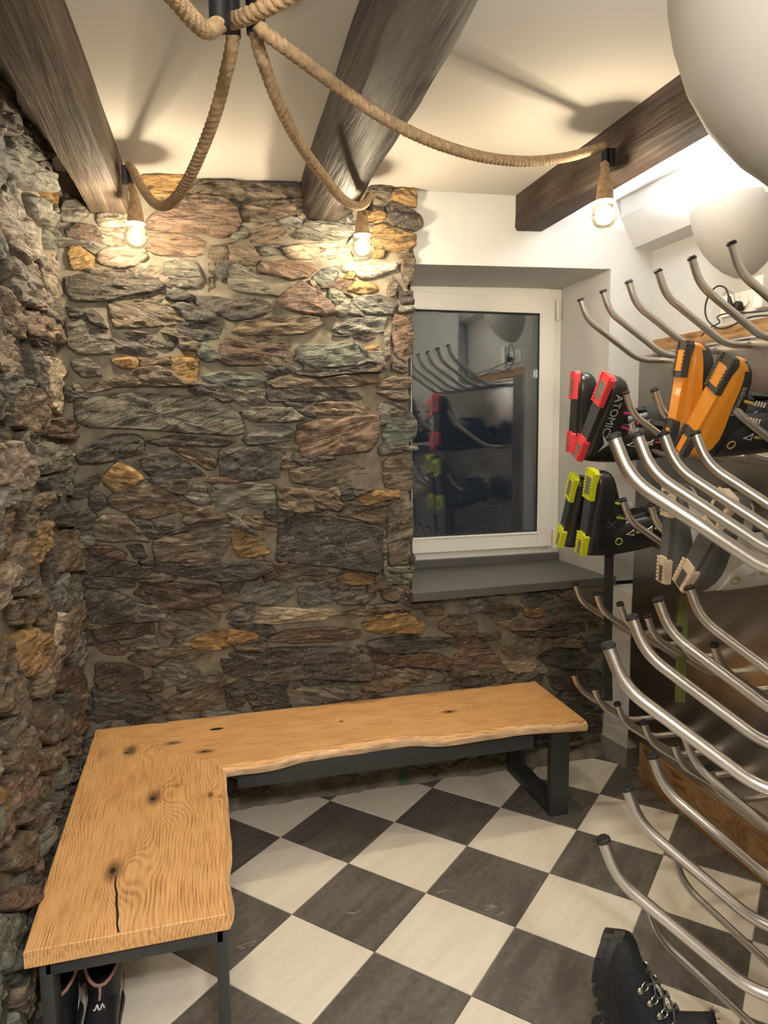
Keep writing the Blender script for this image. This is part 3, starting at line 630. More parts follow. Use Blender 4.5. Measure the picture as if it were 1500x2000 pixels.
STONES_LEFT = """
g -651,2525 -501,2576 -337,2607 -227,2571 -437,2490 -648,2445 -692,2471
o -255,2540 -78,2616 192,2629 285,2607 2,2480 -243,2466
g -789,2377 -642,2466 -537,2455 -304,2495 -245,2458 -468,2387 -675,2352 -776,2342
d -835,2294 -675,2352 -536,2359 -490,2315 -561,2275 -727,2259 -849,2245
p -889,2255 -749,2270 -599,2246 -462,2203 -574,2138 -733,2150 -912,2172
g -475,2366 -255,2426 -63,2415 -167,2348 -390,2330
d -97,2375 78,2438 134,2395 -39,2359
b -893,2084 -743,2118 -550,2117 -437,2072 -613,2008 -779,1992 -836,2045
b -427,2211 -194,2267 -106,2226 -97,2127 -259,2068 -350,2131
e -544,2138 -423,2171 -331,2135 -462,2098
w -447,2095 -378,2097 -341,2047 -413,2042
b -959,1998 -781,1986 -711,1961 -701,1901 -856,1893 -984,1908
r -621,1981 -456,2014 -156,2016 6,1965 -375,1942 -609,1925
p -995,1869 -808,1893 -655,1868 -647,1798 -839,1783 -1018,1786
d -644,1905 -381,1923 50,1954 -15,1905 -428,1886
w -433,1871 -156,1892 130,1894 203,1721 -92,1688 -339,1712 -427,1780
b -970,1729 -823,1755 -600,1756 -495,1679 -642,1623 -854,1647 -962,1679
e -447,1665 -141,1679 201,1640 249,1613 -29,1597 -408,1615
g -683,1584 -487,1594 -227,1560 -248,1498 -555,1492 -701,1526
p -1070,1596 -868,1599 -752,1547 -684,1486 -881,1469 -1097,1496
g -559,1478 -295,1485 -88,1432 -150,1395 -401,1409
b -806,2559 -709,2579 -677,2524 -692,2471 -845,2417
r -1122,1437 -939,1425 -875,1381 -940,1316 -1060,1294 -1157,1311
o -896,1309 -769,1344 -576,1345 -639,1277 -799,1246
d -515,1399 -175,1367 50,1302 -151,1273 -492,1335
b -210,1271 157,1211 190,1102 -31,1086 -315,1130 -237,1195
b -743,1429 -504,1433 -424,1400 -681,1390
g -1104,1234 -961,1246 -740,1203 -754,1157 -977,1191
b -1035,1190 -858,1164 -731,1111 -816,1075 -997,1123
b -684,1133 -517,1123 -504,1020 -657,964 -709,1056
o -1033,1097 -853,1069 -729,994 -822,940 -981,971 -1049,1044
b -495,907 -258,978 -11,962 97,868 -251,834 -468,842
b -1199,1157 -1065,1085 -1064,992 -1137,927 -1246,984
e -380,794 -106,715 -13,594 -262,642 -452,742
b -920,849 -739,837 -514,708 -451,596 -676,647 -878,760
b -1175,888 -1044,861 -946,766 -1102,763 -1194,821
g -466,554 -139,454 103,303 -168,379 -431,499
b -891,718 -678,639 -618,548 -843,638
o -1291,821 -1190,743 -1231,690 -1318,720
b -1175,701 -1043,659 -999,590 -1138,638
g -1029,599 -803,517 -516,413 -485,349 -787,440 -985,528
b -1224,624 -1066,582 -930,480 -947,425 -1120,502 -1235,582
r -1273,538 -1156,481 -1088,406 -1195,443 -1281,510
n -1365,548 -1221,447 -1193,354 -1277,348 -1394,441
n -1397,430 -1282,330 -1293,291 -1412,377
g -395,443 -116,333 -257,324 -464,407
g -974,674 -666,544 -554,452 -865,567
r -1269,1870 -1256,1913 -1296,1942 -1346,1908 -1409,1961 -1446,1918 -1457,1870 -1420,1834 -1396,1798 -1346,1821 -1296,1798 -1261,1829
g -1574,262 -1575,317 -1637,339 -1690,294 -1750,348 -1754,293 -1756,262 -1754,231 -1740,190 -1690,230 -1640,190 -1590,214
b -1231,1430 -1251,1468 -1280,1502 -1330,1462 -1383,1507 -1435,1480 -1418,1430 -1409,1392 -1380,1358 -1330,1398 -1267,1339 -1240,1387
g -1349,1350 -1392,1366 -1404,1381 -1426,1393 -1489,1441 -1536,1403 -1514,1350 -1541,1295 -1483,1268 -1426,1318 -1382,1287 -1341,1309
n -1323,782 -1355,820 -1371,873 -1434,837 -1497,873 -1524,825 -1533,782 -1534,734 -1478,719 -1434,744 -1393,723 -1339,736
n -1087,1766 -1101,1807 -1139,1834 -1186,1798 -1239,1843 -1276,1809 -1274,1766 -1296,1713 -1243,1684 -1186,1723 -1145,1707 -1101,1725
r -385,134 -375,189 -427,225 -490,166 -537,202 -595,184 -573,134 -569,96 -553,43 -490,96 -446,71 -421,101
b -1622,2174 -1633,2224 -1694,2237 -1738,2212 -1756,2200 -1752,2181 -1753,2174 -1752,2167 -1756,2148 -1738,2131 -1678,2088 -1633,2124
n -1220,134 -1219,180 -1261,211 -1314,172 -1358,197 -1419,184 -1413,134 -1388,98 -1367,57 -1314,102 -1264,62 -1214,86
d -86,2054 -97,2104 -174,2094 -202,2086 -220,2080 -241,2073 -290,2054 -271,2021 -224,2023 -202,2022 -180,2023 -128,2018
g -1540,790 -1534,838 -1590,853 -1634,822 -1691,872 -1739,840 -1733,790 -1708,754 -1697,699 -1634,741 -1590,727 -1539,744
n -1137,2142 -1137,2192 -1189,2219 -1242,2174 -1292,2214 -1347,2192 -1336,2142 -1321,2104 -1295,2065 -1242,2104 -1192,2070 -1137,2092
d -1416,1822 -1417,1826 -1420,1830 -1426,1837 -1470,1885 -1546,1880 -1514,1822 -1511,1781 -1489,1731 -1426,1773 -1382,1759 -1412,1815
g -1220,2022 -1214,2070 -1270,2085 -1314,2060 -1358,2085 -1404,2065 -1408,2022 -1404,1979 -1371,1940 -1314,1990 -1257,1940 -1214,1974
n -1582,1454 -1608,1497 -1651,1522 -1698,1503 -1739,1513 -1752,1480 -1753,1454 -1752,1428 -1755,1372 -1698,1416 -1657,1395 -1629,1421
p -1222,1166 -1238,1214 -1291,1234 -1338,1215 -1401,1257 -1448,1219 -1426,1166 -1453,1111 -1391,1089 -1338,1123 -1294,1103 -1238,1118
g -916,2302 -925,2343 -957,2379 -1010,2345 -1057,2370 -1120,2355 -1098,2302 -1105,2256 -1067,2220 -1010,2253 -960,2230 -931,2264
d -969,1718 -918,1766 -974,1781 -1018,1756 -1075,1800 -1087,1751 -1112,1718 -1092,1682 -1062,1655 -1018,1675 -968,1646 -969,1694
n -1326,2390 -1373,2423 -1379,2481 -1442,2439 -1505,2481 -1521,2428 -1558,2390 -1537,2344 -1495,2313 -1442,2347 -1392,2318 -1342,2342
n -383,478 -427,497 -444,509 -466,516 -516,550 -540,514 -560,478 -545,440 -503,424 -466,440 -432,429 -397,445
n -773,1774 -831,1783 -844,1782 -850,1784 -856,1782 -869,1783 -927,1774 -919,1741 -868,1748 -850,1759 -838,1757 -811,1755
g -1566,1126 -1562,1184 -1622,1212 -1682,1164 -1729,1194 -1756,1162 -1753,1126 -1756,1090 -1745,1035 -1682,1077 -1632,1054 -1592,1083
b -1427,94 -1423,149 -1478,180 -1538,126 -1601,185 -1658,152 -1609,94 -1623,53 -1585,26 -1538,56 -1481,12 -1448,51
d -114,118 -128,154 -152,190 -202,161 -246,181 -292,161 -296,118 -281,80 -246,55 -202,80 -149,41 -87,63
r -1402,2238 -1405,2279 -1427,2329 -1490,2276 -1540,2310 -1600,2291 -1578,2238 -1564,2202 -1527,2184 -1490,2200 -1433,2156 -1400,2195
r -220,254 -235,292 -267,322 -314,297 -351,308 -388,290 -408,254 -404,211 -358,191 -314,222 -264,182 -209,204
b -918,1638 -995,1657 -1016,1664 -1034,1659 -1046,1655 -1134,1686 -1133,1638 -1144,1585 -1062,1598 -1034,1600 -1006,1598 -955,1600
b -267,22 -269,55 -288,94 -338,54 -401,113 -443,72 -426,22 -377,3 -350,5 -338,7 -326,5 -299,3
b -1455,950 -1469,991 -1510,1013 -1554,988 -1617,1041 -1644,993 -1653,950 -1628,914 -1601,882 -1554,901 -1504,878 -1480,914
g -63,830 -107,849 -140,838 -146,840 -152,838 -165,839 -240,830 -246,782 -203,748 -146,787 -102,767 -67,792
b -797,1398 -754,1456 -824,1470 -874,1447 -924,1470 -948,1434 -901,1398 -883,1394 -880,1390 -874,1355 -830,1335 -789,1357
d -350,686 -412,712 -438,726 -466,724 -510,749 -515,710 -498,686 -490,674 -484,660 -466,654 -429,632 -366,638
d -1486,510 -1487,565 -1545,592 -1602,542 -1655,587 -1702,558 -1690,510 -1681,472 -1665,419 -1602,478 -1545,428 -1528,474
n -1109,1694 -1111,1703 -1112,1720 -1130,1709 -1139,1707 -1184,1720 -1207,1694 -1220,1651 -1190,1608 -1130,1684 -1124,1686 -1081,1670
g -1250,1662 -1269,1695 -1301,1716 -1338,1705 -1398,1748 -1453,1717 -1426,1662 -1448,1609 -1398,1576 -1338,1630 -1281,1580 -1243,1616
r -1053,1918 -1025,1968 -1067,2009 -1130,1956 -1174,1981 -1220,1961 -1218,1918 -1220,1875 -1174,1855 -1130,1880 -1086,1855 -1030,1870
n -36,1486 -35,1505 -33,1545 -74,1524 -137,1577 -159,1527 -162,1486 -143,1453 -108,1437 -74,1454 -33,1427 -35,1467
b -1422,302 -1464,338 -1488,374 -1538,351 -1585,370 -1572,318 -1570,302 -1572,286 -1579,243 -1538,259 -1481,220 -1469,269
b -725,166 -692,219 -761,225 -802,204 -855,243 -917,221 -913,166 -887,125 -859,84 -802,123 -761,107 -692,113
b -1314,614 -1287,669 -1349,691 -1402,663 -1459,696 -1507,664 -1485,614 -1471,581 -1462,528 -1402,576 -1352,542 -1302,566
g -1567,646 -1556,699 -1625,705 -1666,678 -1707,705 -1745,684 -1754,646 -1751,605 -1729,555 -1666,603 -1622,583 -1581,605
g -252,2510 -231,2565 -334,2527 -346,2520 -352,2518 -360,2517 -378,2510 -415,2477 -364,2484 -346,2495 -334,2493 -312,2494
p -467,950 -428,1003 -494,1013 -538,982 -566,990 -602,981 -632,950 -648,897 -591,873 -538,912 -481,868 -469,917
b -1031,926 -1014,974 -1070,989 -1114,941 -1120,934 -1123,930 -1202,926 -1229,871 -1142,886 -1114,888 -1073,867 -1024,883
b -429,326 -401,376 -456,398 -506,347 -528,357 -626,384 -611,326 -611,276 -547,267 -506,288 -446,240 -416,283
p -643,918 -619,964 -673,977 -714,967 -755,977 -788,954 -813,918 -829,863 -764,846 -714,880 -664,846 -635,880
n -1039,302 -1064,338 -1085,379 -1138,334 -1185,370 -1223,343 -1249,302 -1212,266 -1188,230 -1138,264 -1101,248 -1023,247
b -1192,2406 -1219,2452 -1251,2497 -1314,2455 -1361,2474 -1368,2432 -1346,2406 -1328,2399 -1323,2393 -1314,2357 -1273,2347 -1204,2353
b -1090,1526 -1083,1572 -1137,1585 -1178,1581 -1241,1617 -1293,1581 -1266,1526 -1257,1488 -1235,1444 -1178,1494 -1134,1463 -1063,1471
p -1516,2326 -1535,2335 -1542,2343 -1554,2375 -1601,2394 -1674,2384 -1631,2326 -1644,2283 -1572,2300 -1554,2311 -1542,2309 -1480,2290
p -1582,1254 -1583,1309 -1638,1340 -1698,1303 -1755,1336 -1752,1280 -1753,1254 -1752,1228 -1748,1182 -1698,1205 -1654,1191 -1613,1213
r -570,94 -578,106 -577,130 -602,143 -643,153 -707,144 -690,94 -702,46 -649,26 -602,51 -565,40 -568,78
d -1387,206 -1348,259 -1408,278 -1458,249 -1476,232 -1477,215 -1563,206 -1558,158 -1476,180 -1458,174 -1417,147 -1419,187
g -1412,398 -1401,422 -1403,466 -1450,447 -1497,466 -1540,441 -1521,398 -1519,365 -1475,362 -1450,349 -1400,326 -1416,382
r -1515,1782 -1516,1808 -1529,1841 -1570,1814 -1627,1864 -1665,1828 -1681,1782 -1680,1729 -1633,1691 -1570,1733 -1526,1719 -1496,1746
b -249,1934 -335,1943 -348,1942 -354,1944 -360,1942 -368,1941 -470,1934 -373,1925 -360,1926 -354,1924 -348,1926 -345,1930
r -988,2022 -1003,2060 -1032,2094 -1082,2065 -1123,2081 -1182,2070 -1198,2022 -1151,1989 -1126,1959 -1082,2001 -1073,2009 -977,1972
g -1002,1846 -1000,1862 -984,1918 -1034,1861 -1046,1863 -1058,1858 -1111,1846 -1103,1813 -1068,1797 -1034,1797 -1012,1815 -1010,1834
g -302,582 -313,632 -384,631 -418,631 -462,645 -452,598 -534,582 -497,544 -440,551 -418,544 -384,533 -318,534
g -858,2142 -892,2168 -905,2201 -946,2180 -990,2205 -1025,2180 -1029,2142 -1056,2089 -1003,2060 -946,2099 -902,2079 -851,2096
d -1598,1886 -1609,1936 -1657,1968 -1714,1924 -1755,1945 -1753,1905 -1752,1886 -1753,1867 -1755,1827 -1714,1843 -1673,1827 -1645,1853
d -585,1598 -636,1624 -672,1624 -690,1619 -712,1629 -759,1631 -806,1598 -769,1560 -731,1539 -690,1566 -684,1590 -671,1589
r -253,414 -265,418 -268,422 -274,424 -286,431 -379,464 -323,414 -293,405 -280,406 -274,399 -256,388 -184,371
p -1437,1182 -1450,1213 -1470,1245 -1514,1214 -1574,1268 -1604,1225 -1563,1182 -1563,1158 -1561,1114 -1514,1133 -1467,1114 -1440,1146
g -1279,1782 -1313,1806 -1340,1813 -1362,1803 -1380,1808 -1401,1801 -1394,1782 -1386,1770 -1387,1746 -1362,1739 -1318,1719 -1288,1746
p -1332,1278 -1392,1294 -1408,1304 -1426,1310 -1444,1304 -1450,1290 -1464,1278 -1521,1232 -1460,1229 -1426,1246 -1408,1252 -1336,1235
g -1111,2294 -1115,2332 -1137,2376 -1194,2343 -1235,2353 -1273,2332 -1271,2294 -1304,2241 -1247,2217 -1194,2262 -1153,2235 -1104,2251
p -1051,2110 -1032,2153 -1062,2196 -1122,2142 -1131,2123 -1131,2114 -1132,2110 -1131,2106 -1131,2097 -1122,2083 -1100,2079 -1068,2084
n -1508,646 -1507,665 -1505,705 -1546,689 -1558,663 -1560,653 -1561,646 -1560,639 -1606,560 -1546,603 -1502,583 -1492,620
b -370,1686 -368,1729 -417,1745 -458,1735 -511,1763 -537,1724 -496,1686 -553,1640 -502,1623 -458,1654 -446,1669 -419,1667
p -707,46 -699,84 -737,105 -778,84 -819,105 -852,82 -855,46 -868,3 -806,6 -778,8 -750,6 -688,3
r -956,654 -889,704 -944,726 -994,686 -1051,736 -1109,709 -1032,654 -1028,638 -1016,623 -994,616 -957,600 -915,616
g -1698,542 -1706,554 -1712,568 -1730,552 -1755,578 -1754,554 -1751,542 -1754,530 -1755,506 -1730,504 -1689,483 -1696,526
n -1016,454 -1048,470 -1064,480 -1082,475 -1110,494 -1167,495 -1131,454 -1116,438 -1100,428 -1082,411 -1025,372 -987,408
n -505,254 -571,273 -598,271 -610,269 -651,313 -679,287 -726,254 -689,216 -660,182 -610,216 -569,195 -510,206
b -533,574 -531,612 -576,623 -610,606 -654,637 -644,590 -637,574 -624,567 -619,561 -610,542 -569,515 -536,538
b -867,1286 -888,1302 -878,1349 -922,1324 -940,1312 -971,1310 -1033,1286 -996,1250 -950,1246 -922,1248 -888,1237 -822,1238
p -1312,894 -1334,942 -1384,966 -1434,943 -1459,930 -1473,913 -1489,894 -1488,868 -1459,858 -1434,845 -1409,858 -1380,868
p -1586,358 -1564,411 -1633,417 -1674,401 -1711,412 -1753,396 -1751,358 -1728,332 -1708,309 -1674,326 -1656,332 -1635,339
g -915,182 -922,213 -933,259 -986,231 -1030,245 -1086,230 -1069,182 -1076,139 -1036,110 -986,133 -929,100 -896,139
r -758,366 -784,409 -821,443 -874,415 -924,438 -953,404 -945,366 -953,328 -931,284 -874,334 -817,284 -800,330
r -1091,718 -1072,761 -1121,777 -1162,767 -1212,790 -1196,734 -1200,718 -1267,668 -1212,646 -1162,703 -1144,692 -1088,682
p -44,750 -53,791 -120,776 -138,782 -156,776 -172,766 -193,750 -172,734 -150,733 -138,723 -116,719 -53,709
p -1457,2174 -1543,2183 -1550,2191 -1562,2195 -1615,2251 -1626,2205 -1617,2174 -1626,2143 -1619,2092 -1562,2125 -1499,2083 -1452,2121
g -32,286 -33,290 -33,299 -42,329 -86,349 -132,329 -147,286 -121,248 -79,232 -42,237 -33,273 -33,282
r -43,494 -49,544 -91,585 -154,543 -207,571 -264,547 -225,494 -193,475 -172,468 -154,462 -120,445 -39,439
g -1627,2446 -1613,2487 -1638,2532 -1698,2478 -1751,2523 -1752,2472 -1753,2446 -1752,2420 -1748,2374 -1698,2408 -1657,2387 -1624,2410
g -35,182 -32,218 -72,231 -106,214 -147,241 -175,215 -144,182 -130,170 -124,156 -106,139 -53,105 -32,146
g -957,1446 -965,1479 -1012,1477 -1034,1484 -1062,1486 -1073,1465 -1133,1446 -1053,1437 -1040,1438 -1034,1436 -1028,1438 -995,1427
g -1031,2534 -1029,2575 -1086,2574 -1114,2566 -1142,2574 -1199,2575 -1230,2534 -1224,2481 -1174,2448 -1114,2485 -1051,2443 -1024,2491
d -367,1190 -397,1223 -403,1281 -466,1233 -507,1249 -571,1240 -571,1190 -545,1152 -516,1118 -466,1158 -419,1122 -351,1135
p -585,1374 -651,1393 -678,1391 -690,1389 -712,1405 -780,1417 -773,1374 -744,1348 -708,1348 -690,1347 -672,1348 -636,1348
d -472,1830 -489,1880 -550,1893 -594,1868 -647,1907 -648,1856 -649,1830 -643,1806 -644,1758 -594,1798 -534,1744 -474,1772
g -417,1294 -453,1327 -494,1334 -522,1332 -575,1371 -586,1325 -599,1294 -612,1251 -556,1245 -522,1256 -488,1245 -443,1256
g -236,1046 -215,1101 -280,1118 -330,1089 -377,1114 -420,1089 -441,1046 -409,1008 -367,992 -330,997 -286,983 -225,996
p -1092,230 -1091,249 -1118,247 -1130,251 -1148,256 -1164,246 -1235,230 -1209,192 -1193,139 -1130,181 -1083,162 -1081,206
b -46,598 -123,617 -150,615 -162,619 -180,624 -231,631 -256,598 -231,565 -184,567 -162,555 -137,562 -113,574
n -37,1006 -34,1018 -33,1042 -58,1049 -111,1083 -148,1049 -152,1006 -127,973 -80,975 -58,968 -33,970 -34,994
r -1353,2542 -1389,2575 -1436,2573 -1458,2574 -1480,2573 -1527,2575 -1529,2542 -1532,2506 -1502,2479 -1458,2493 -1414,2479 -1389,2509
g -867,1886 -919,1895 -932,1894 -938,1901 -950,1903 -1043,1936 -987,1886 -957,1877 -944,1878 -938,1876 -932,1878 -929,1882
b -1519,2446 -1523,2484 -1542,2532 -1602,2478 -1620,2472 -1616,2453 -1623,2446 -1616,2439 -1620,2420 -1602,2403 -1561,2387 -1538,2415
r -1637,118 -1644,125 -1649,131 -1658,161 -1715,200 -1732,154 -1752,118 -1753,72 -1708,46 -1658,80 -1624,69 -1609,94
b -1384,78 -1385,82 -1388,86 -1394,99 -1419,114 -1428,94 -1432,78 -1443,54 -1441,10 -1394,40 -1344,6 -1380,71
p -893,2494 -855,2549 -913,2576 -970,2526 -1023,2571 -1024,2520 -1019,2494 -1034,2463 -1020,2422 -970,2462 -913,2412 -860,2441
d -1339,718 -1401,722 -1404,726 -1410,728 -1422,735 -1449,737 -1498,718 -1449,699 -1432,687 -1410,675 -1382,678 -1356,692
g -824,454 -856,470 -872,480 -890,475 -918,494 -929,473 -939,454 -939,430 -908,428 -890,427 -868,423 -851,435
p -1003,1254 -1025,1278 -1046,1294 -1074,1292 -1102,1294 -1159,1295 -1190,1254 -1179,1204 -1086,1237 -1074,1239 -1062,1237 -1055,1245
n -1290,1078 -1314,1109 -1356,1109 -1378,1093 -1384,1086 -1397,1087 -1455,1078 -1483,1028 -1441,987 -1378,1035 -1334,1015 -1283,1032
n -444,70 -468,77 -473,83 -482,85 -494,87 -501,79 -514,70 -556,34 -526,7 -482,32 -438,7 -443,51
d -830,902 -856,945 -912,951 -946,940 -1009,993 -1020,938 -1029,902 -1015,869 -1003,820 -946,864 -912,853 -872,866
r -429,2054 -431,2063 -438,2071 -450,2064 -456,2062 -459,2058 -482,2054 -524,2018 -478,2014 -450,2022 -428,2023 -381,2021
r -1073,2454 -1098,2466 -1104,2480 -1122,2475 -1134,2471 -1141,2463 -1160,2454 -1196,2418 -1182,2368 -1122,2411 -1078,2391 -1017,2404
n -1395,1510 -1396,1563 -1446,1596 -1506,1548 -1553,1578 -1611,1560 -1605,1510 -1585,1472 -1559,1433 -1506,1472 -1462,1447 -1432,1474
n -36,2334 -35,2353 -56,2360 -74,2366 -108,2383 -138,2365 -179,2334 -174,2286 -115,2275 -74,2291 -33,2275 -35,2315
r -1409,1982 -1429,2023 -1473,2041 -1514,2014 -1555,2041 -1609,2028 -1608,1982 -1604,1939 -1561,1914 -1514,1950 -1457,1900 -1424,1939
d -1524,1350 -1523,1369 -1537,1386 -1562,1393 -1612,1422 -1652,1393 -1639,1350 -1611,1326 -1584,1319 -1562,1312 -1537,1314 -1523,1331
n -1637,1614 -1609,1664 -1661,1691 -1714,1646 -1755,1673 -1753,1633 -1752,1614 -1753,1595 -1755,1555 -1714,1571 -1667,1546 -1619,1568
g -1065,398 -1090,410 -1108,406 -1114,413 -1126,415 -1214,446 -1202,398 -1178,367 -1148,349 -1114,360 -1096,372 -1035,360
g -1413,2046 -1416,2082 -1433,2128 -1490,2084 -1531,2105 -1585,2092 -1584,2046 -1529,2027 -1508,2020 -1490,2031 -1484,2038 -1481,2042
g -1140,1406 -1129,1430 -1137,1465 -1178,1444 -1212,1455 -1227,1430 -1233,1406 -1242,1375 -1241,1315 -1178,1363 -1144,1357 -1139,1387
"""
ROPES = {'1': [[0.612, -1.331, 2.491], [0.608, -1.318, 2.461], [0.595, -1.272, 2.422], [0.576, -1.204, 2.376], [0.549, -1.107, 2.336], [0.513, -0.975, 2.301], [0.474, -0.835, 2.285], [0.438, -0.704, 2.298], [0.401, -0.57, 2.344], [0.362, -0.43, 2.429], [0.332, -0.322, 2.512], [0.311, -0.249, 2.562]], '2': [[0.66, -1.342, 2.497], [0.664, -1.333, 2.471], [0.68, -1.3, 2.445], [0.724, -1.209, 2.401], [0.793, -1.064, 2.373], [0.89, -0.863, 2.368], [0.983, -0.67, 2.372], [1.073, -0.483, 2.406], [1.145, -0.335, 2.462], [1.187, -0.248, 2.521]], '3': [[0.658, -1.4, 2.477], [0.677, -1.39, 2.464], [0.723, -1.366, 2.451], [0.823, -1.315, 2.422], [0.933, -1.259, 2.393], [1.056, -1.196, 2.375], [1.193, -1.125, 2.373], [1.346, -1.047, 2.387], [1.518, -0.958, 2.425], [1.687, -0.872, 2.483], [1.818, -0.804, 2.541], [1.874, -0.775, 2.567]]}
BENCH_A = {'corner': [[0.06, -0.03]], 'near_left': [[0.061, -1.3224]], 'near_right': [[0.5259, -1.317]], 'live': [[0.5294, -1.2674], [0.5278, -1.2135], [0.5271, -1.1333], [0.5326, -1.0349], [0.5384, -0.969], [0.5381, -0.8668], [0.5397, -0.7883], [0.5415, -0.7042], [0.5358, -0.6305], [0.5393, -0.5352], [0.5356, -0.4853]]}
BENCH_B = {'back_right': [[2.0279, -0.03]], 'front_right': [[2.0155, -0.5115]], 'live': [[0.5352, -0.4975], [0.6121, -0.4909], [0.7235, -0.4938], [0.862, -0.4595], [1.0129, -0.4485], [1.1466, -0.4449], [1.2728, -0.443], [1.3893, -0.4772], [1.5415, -0.4769], [1.7002, -0.4719], [1.8316, -0.4842], [1.9396, -0.4999]]}
# ------------------------------------------------------------------ structure
XR, YF, YB = 2.63, -4.6, 0.02
def zc(x): return 2.6 + 0.028 * x
def clip(poly, a, b, c):          # keep a*x + b*y <= c
    out = []
    for i in range(len(poly)):
        p, q = poly[i], poly[(i + 1) % len(poly)]
        dp = a * p[0] + b * p[1] - c; dq = a * q[0] + b * q[1] - c
        if dp <= 0: out.append(p)
        if (dp < 0) != (dq < 0) and dp != dq:
            t = dp / (dp - dq); out.append((p[0] + (q[0] - p[0]) * t, p[1] + (q[1] - p[1]) * t))
    return out

floor = struct(MB().box((XR / 2, (YF + YB) / 2, -0.055), (XR + 0.3, YB - YF + 0.3, 0.1)).build('floor', M_GROUT))
T = 0.333; ca, sa = math.cos(R(47.18)), math.sin(R(47.18))
def tile_pt(u, v): return (ca * u * T + sa * v * T - OX, -sa * u * T + ca * v * T - OY)
for i in range(-12, 14):
    for j in range(-16, 8):
        g = 0.0045
        poly = [tile_pt(i + g, j + g), tile_pt(i + 1 - g, j + g), tile_pt(i + 1 - g, j + 1 - g), tile_pt(i + g, j + 1 - g)]
        for h in ((-1, 0, -0.0), (1, 0, XR), (0, -1, -YF), (0, 1, -0.0)):
            poly = clip(poly, *h)
            if len(poly) < 3: break
        if len(poly) < 3: continue
        ar = sum(poly[k][0] * poly[(k + 1) % len(poly)][1] - poly[(k + 1) % len(poly)][0] * poly[k][1] for k in range(len(poly))) / 2
        if abs(ar) < 0.002: continue
        if ar < 0: poly.reverse()
        cx = sum(p[0] for p in poly) / len(poly); cy = sum(p[1] for p in poly) / len(poly)
        top = [(p[0] + (cx - p[0]) * 0.008, p[1] + (cy - p[1]) * 0.008) for p in poly]
        n = len(poly)
        v = [(*p, -0.006) for p in poly] + [(*p, -0.001) for p in poly] + [(*p, 0.0) for p in top]
        f = [(k, (k + 1) % n, n + (k + 1) % n, n + k) for k in range(n)] + [(n + k, n + (k + 1) % n, 2 * n + (k + 1) % n, 2 * n + k) for k in range(n)] + [tuple(range(2 * n, 3 * n))]
        mesh_obj('floor_tile', v, f, M_DARK if (i + j) % 2 == 0 else M_CREAM, floor)

ceil = struct(MB().add([(-0.3, YF - .1, zc(-.3)), (XR + .1, YF - .1, zc(XR + .1)), (XR + .1, .6, zc(XR + .1)), (-.3, .6, zc(-.3)),
    (-0.3, YF - .1, zc(-.3) + .15), (XR + .1, YF - .1, zc(XR) + .15), (XR + .1, .6, zc(XR) + .15), (-.3, .6, zc(-.3) + .15)],
    [(3, 2, 1, 0), (4, 5, 6, 7), (0, 1, 5, 4), (1, 2, 6, 5), (2, 3, 7, 6), (3, 0, 4, 7)]).build('ceiling', M_CEIL))

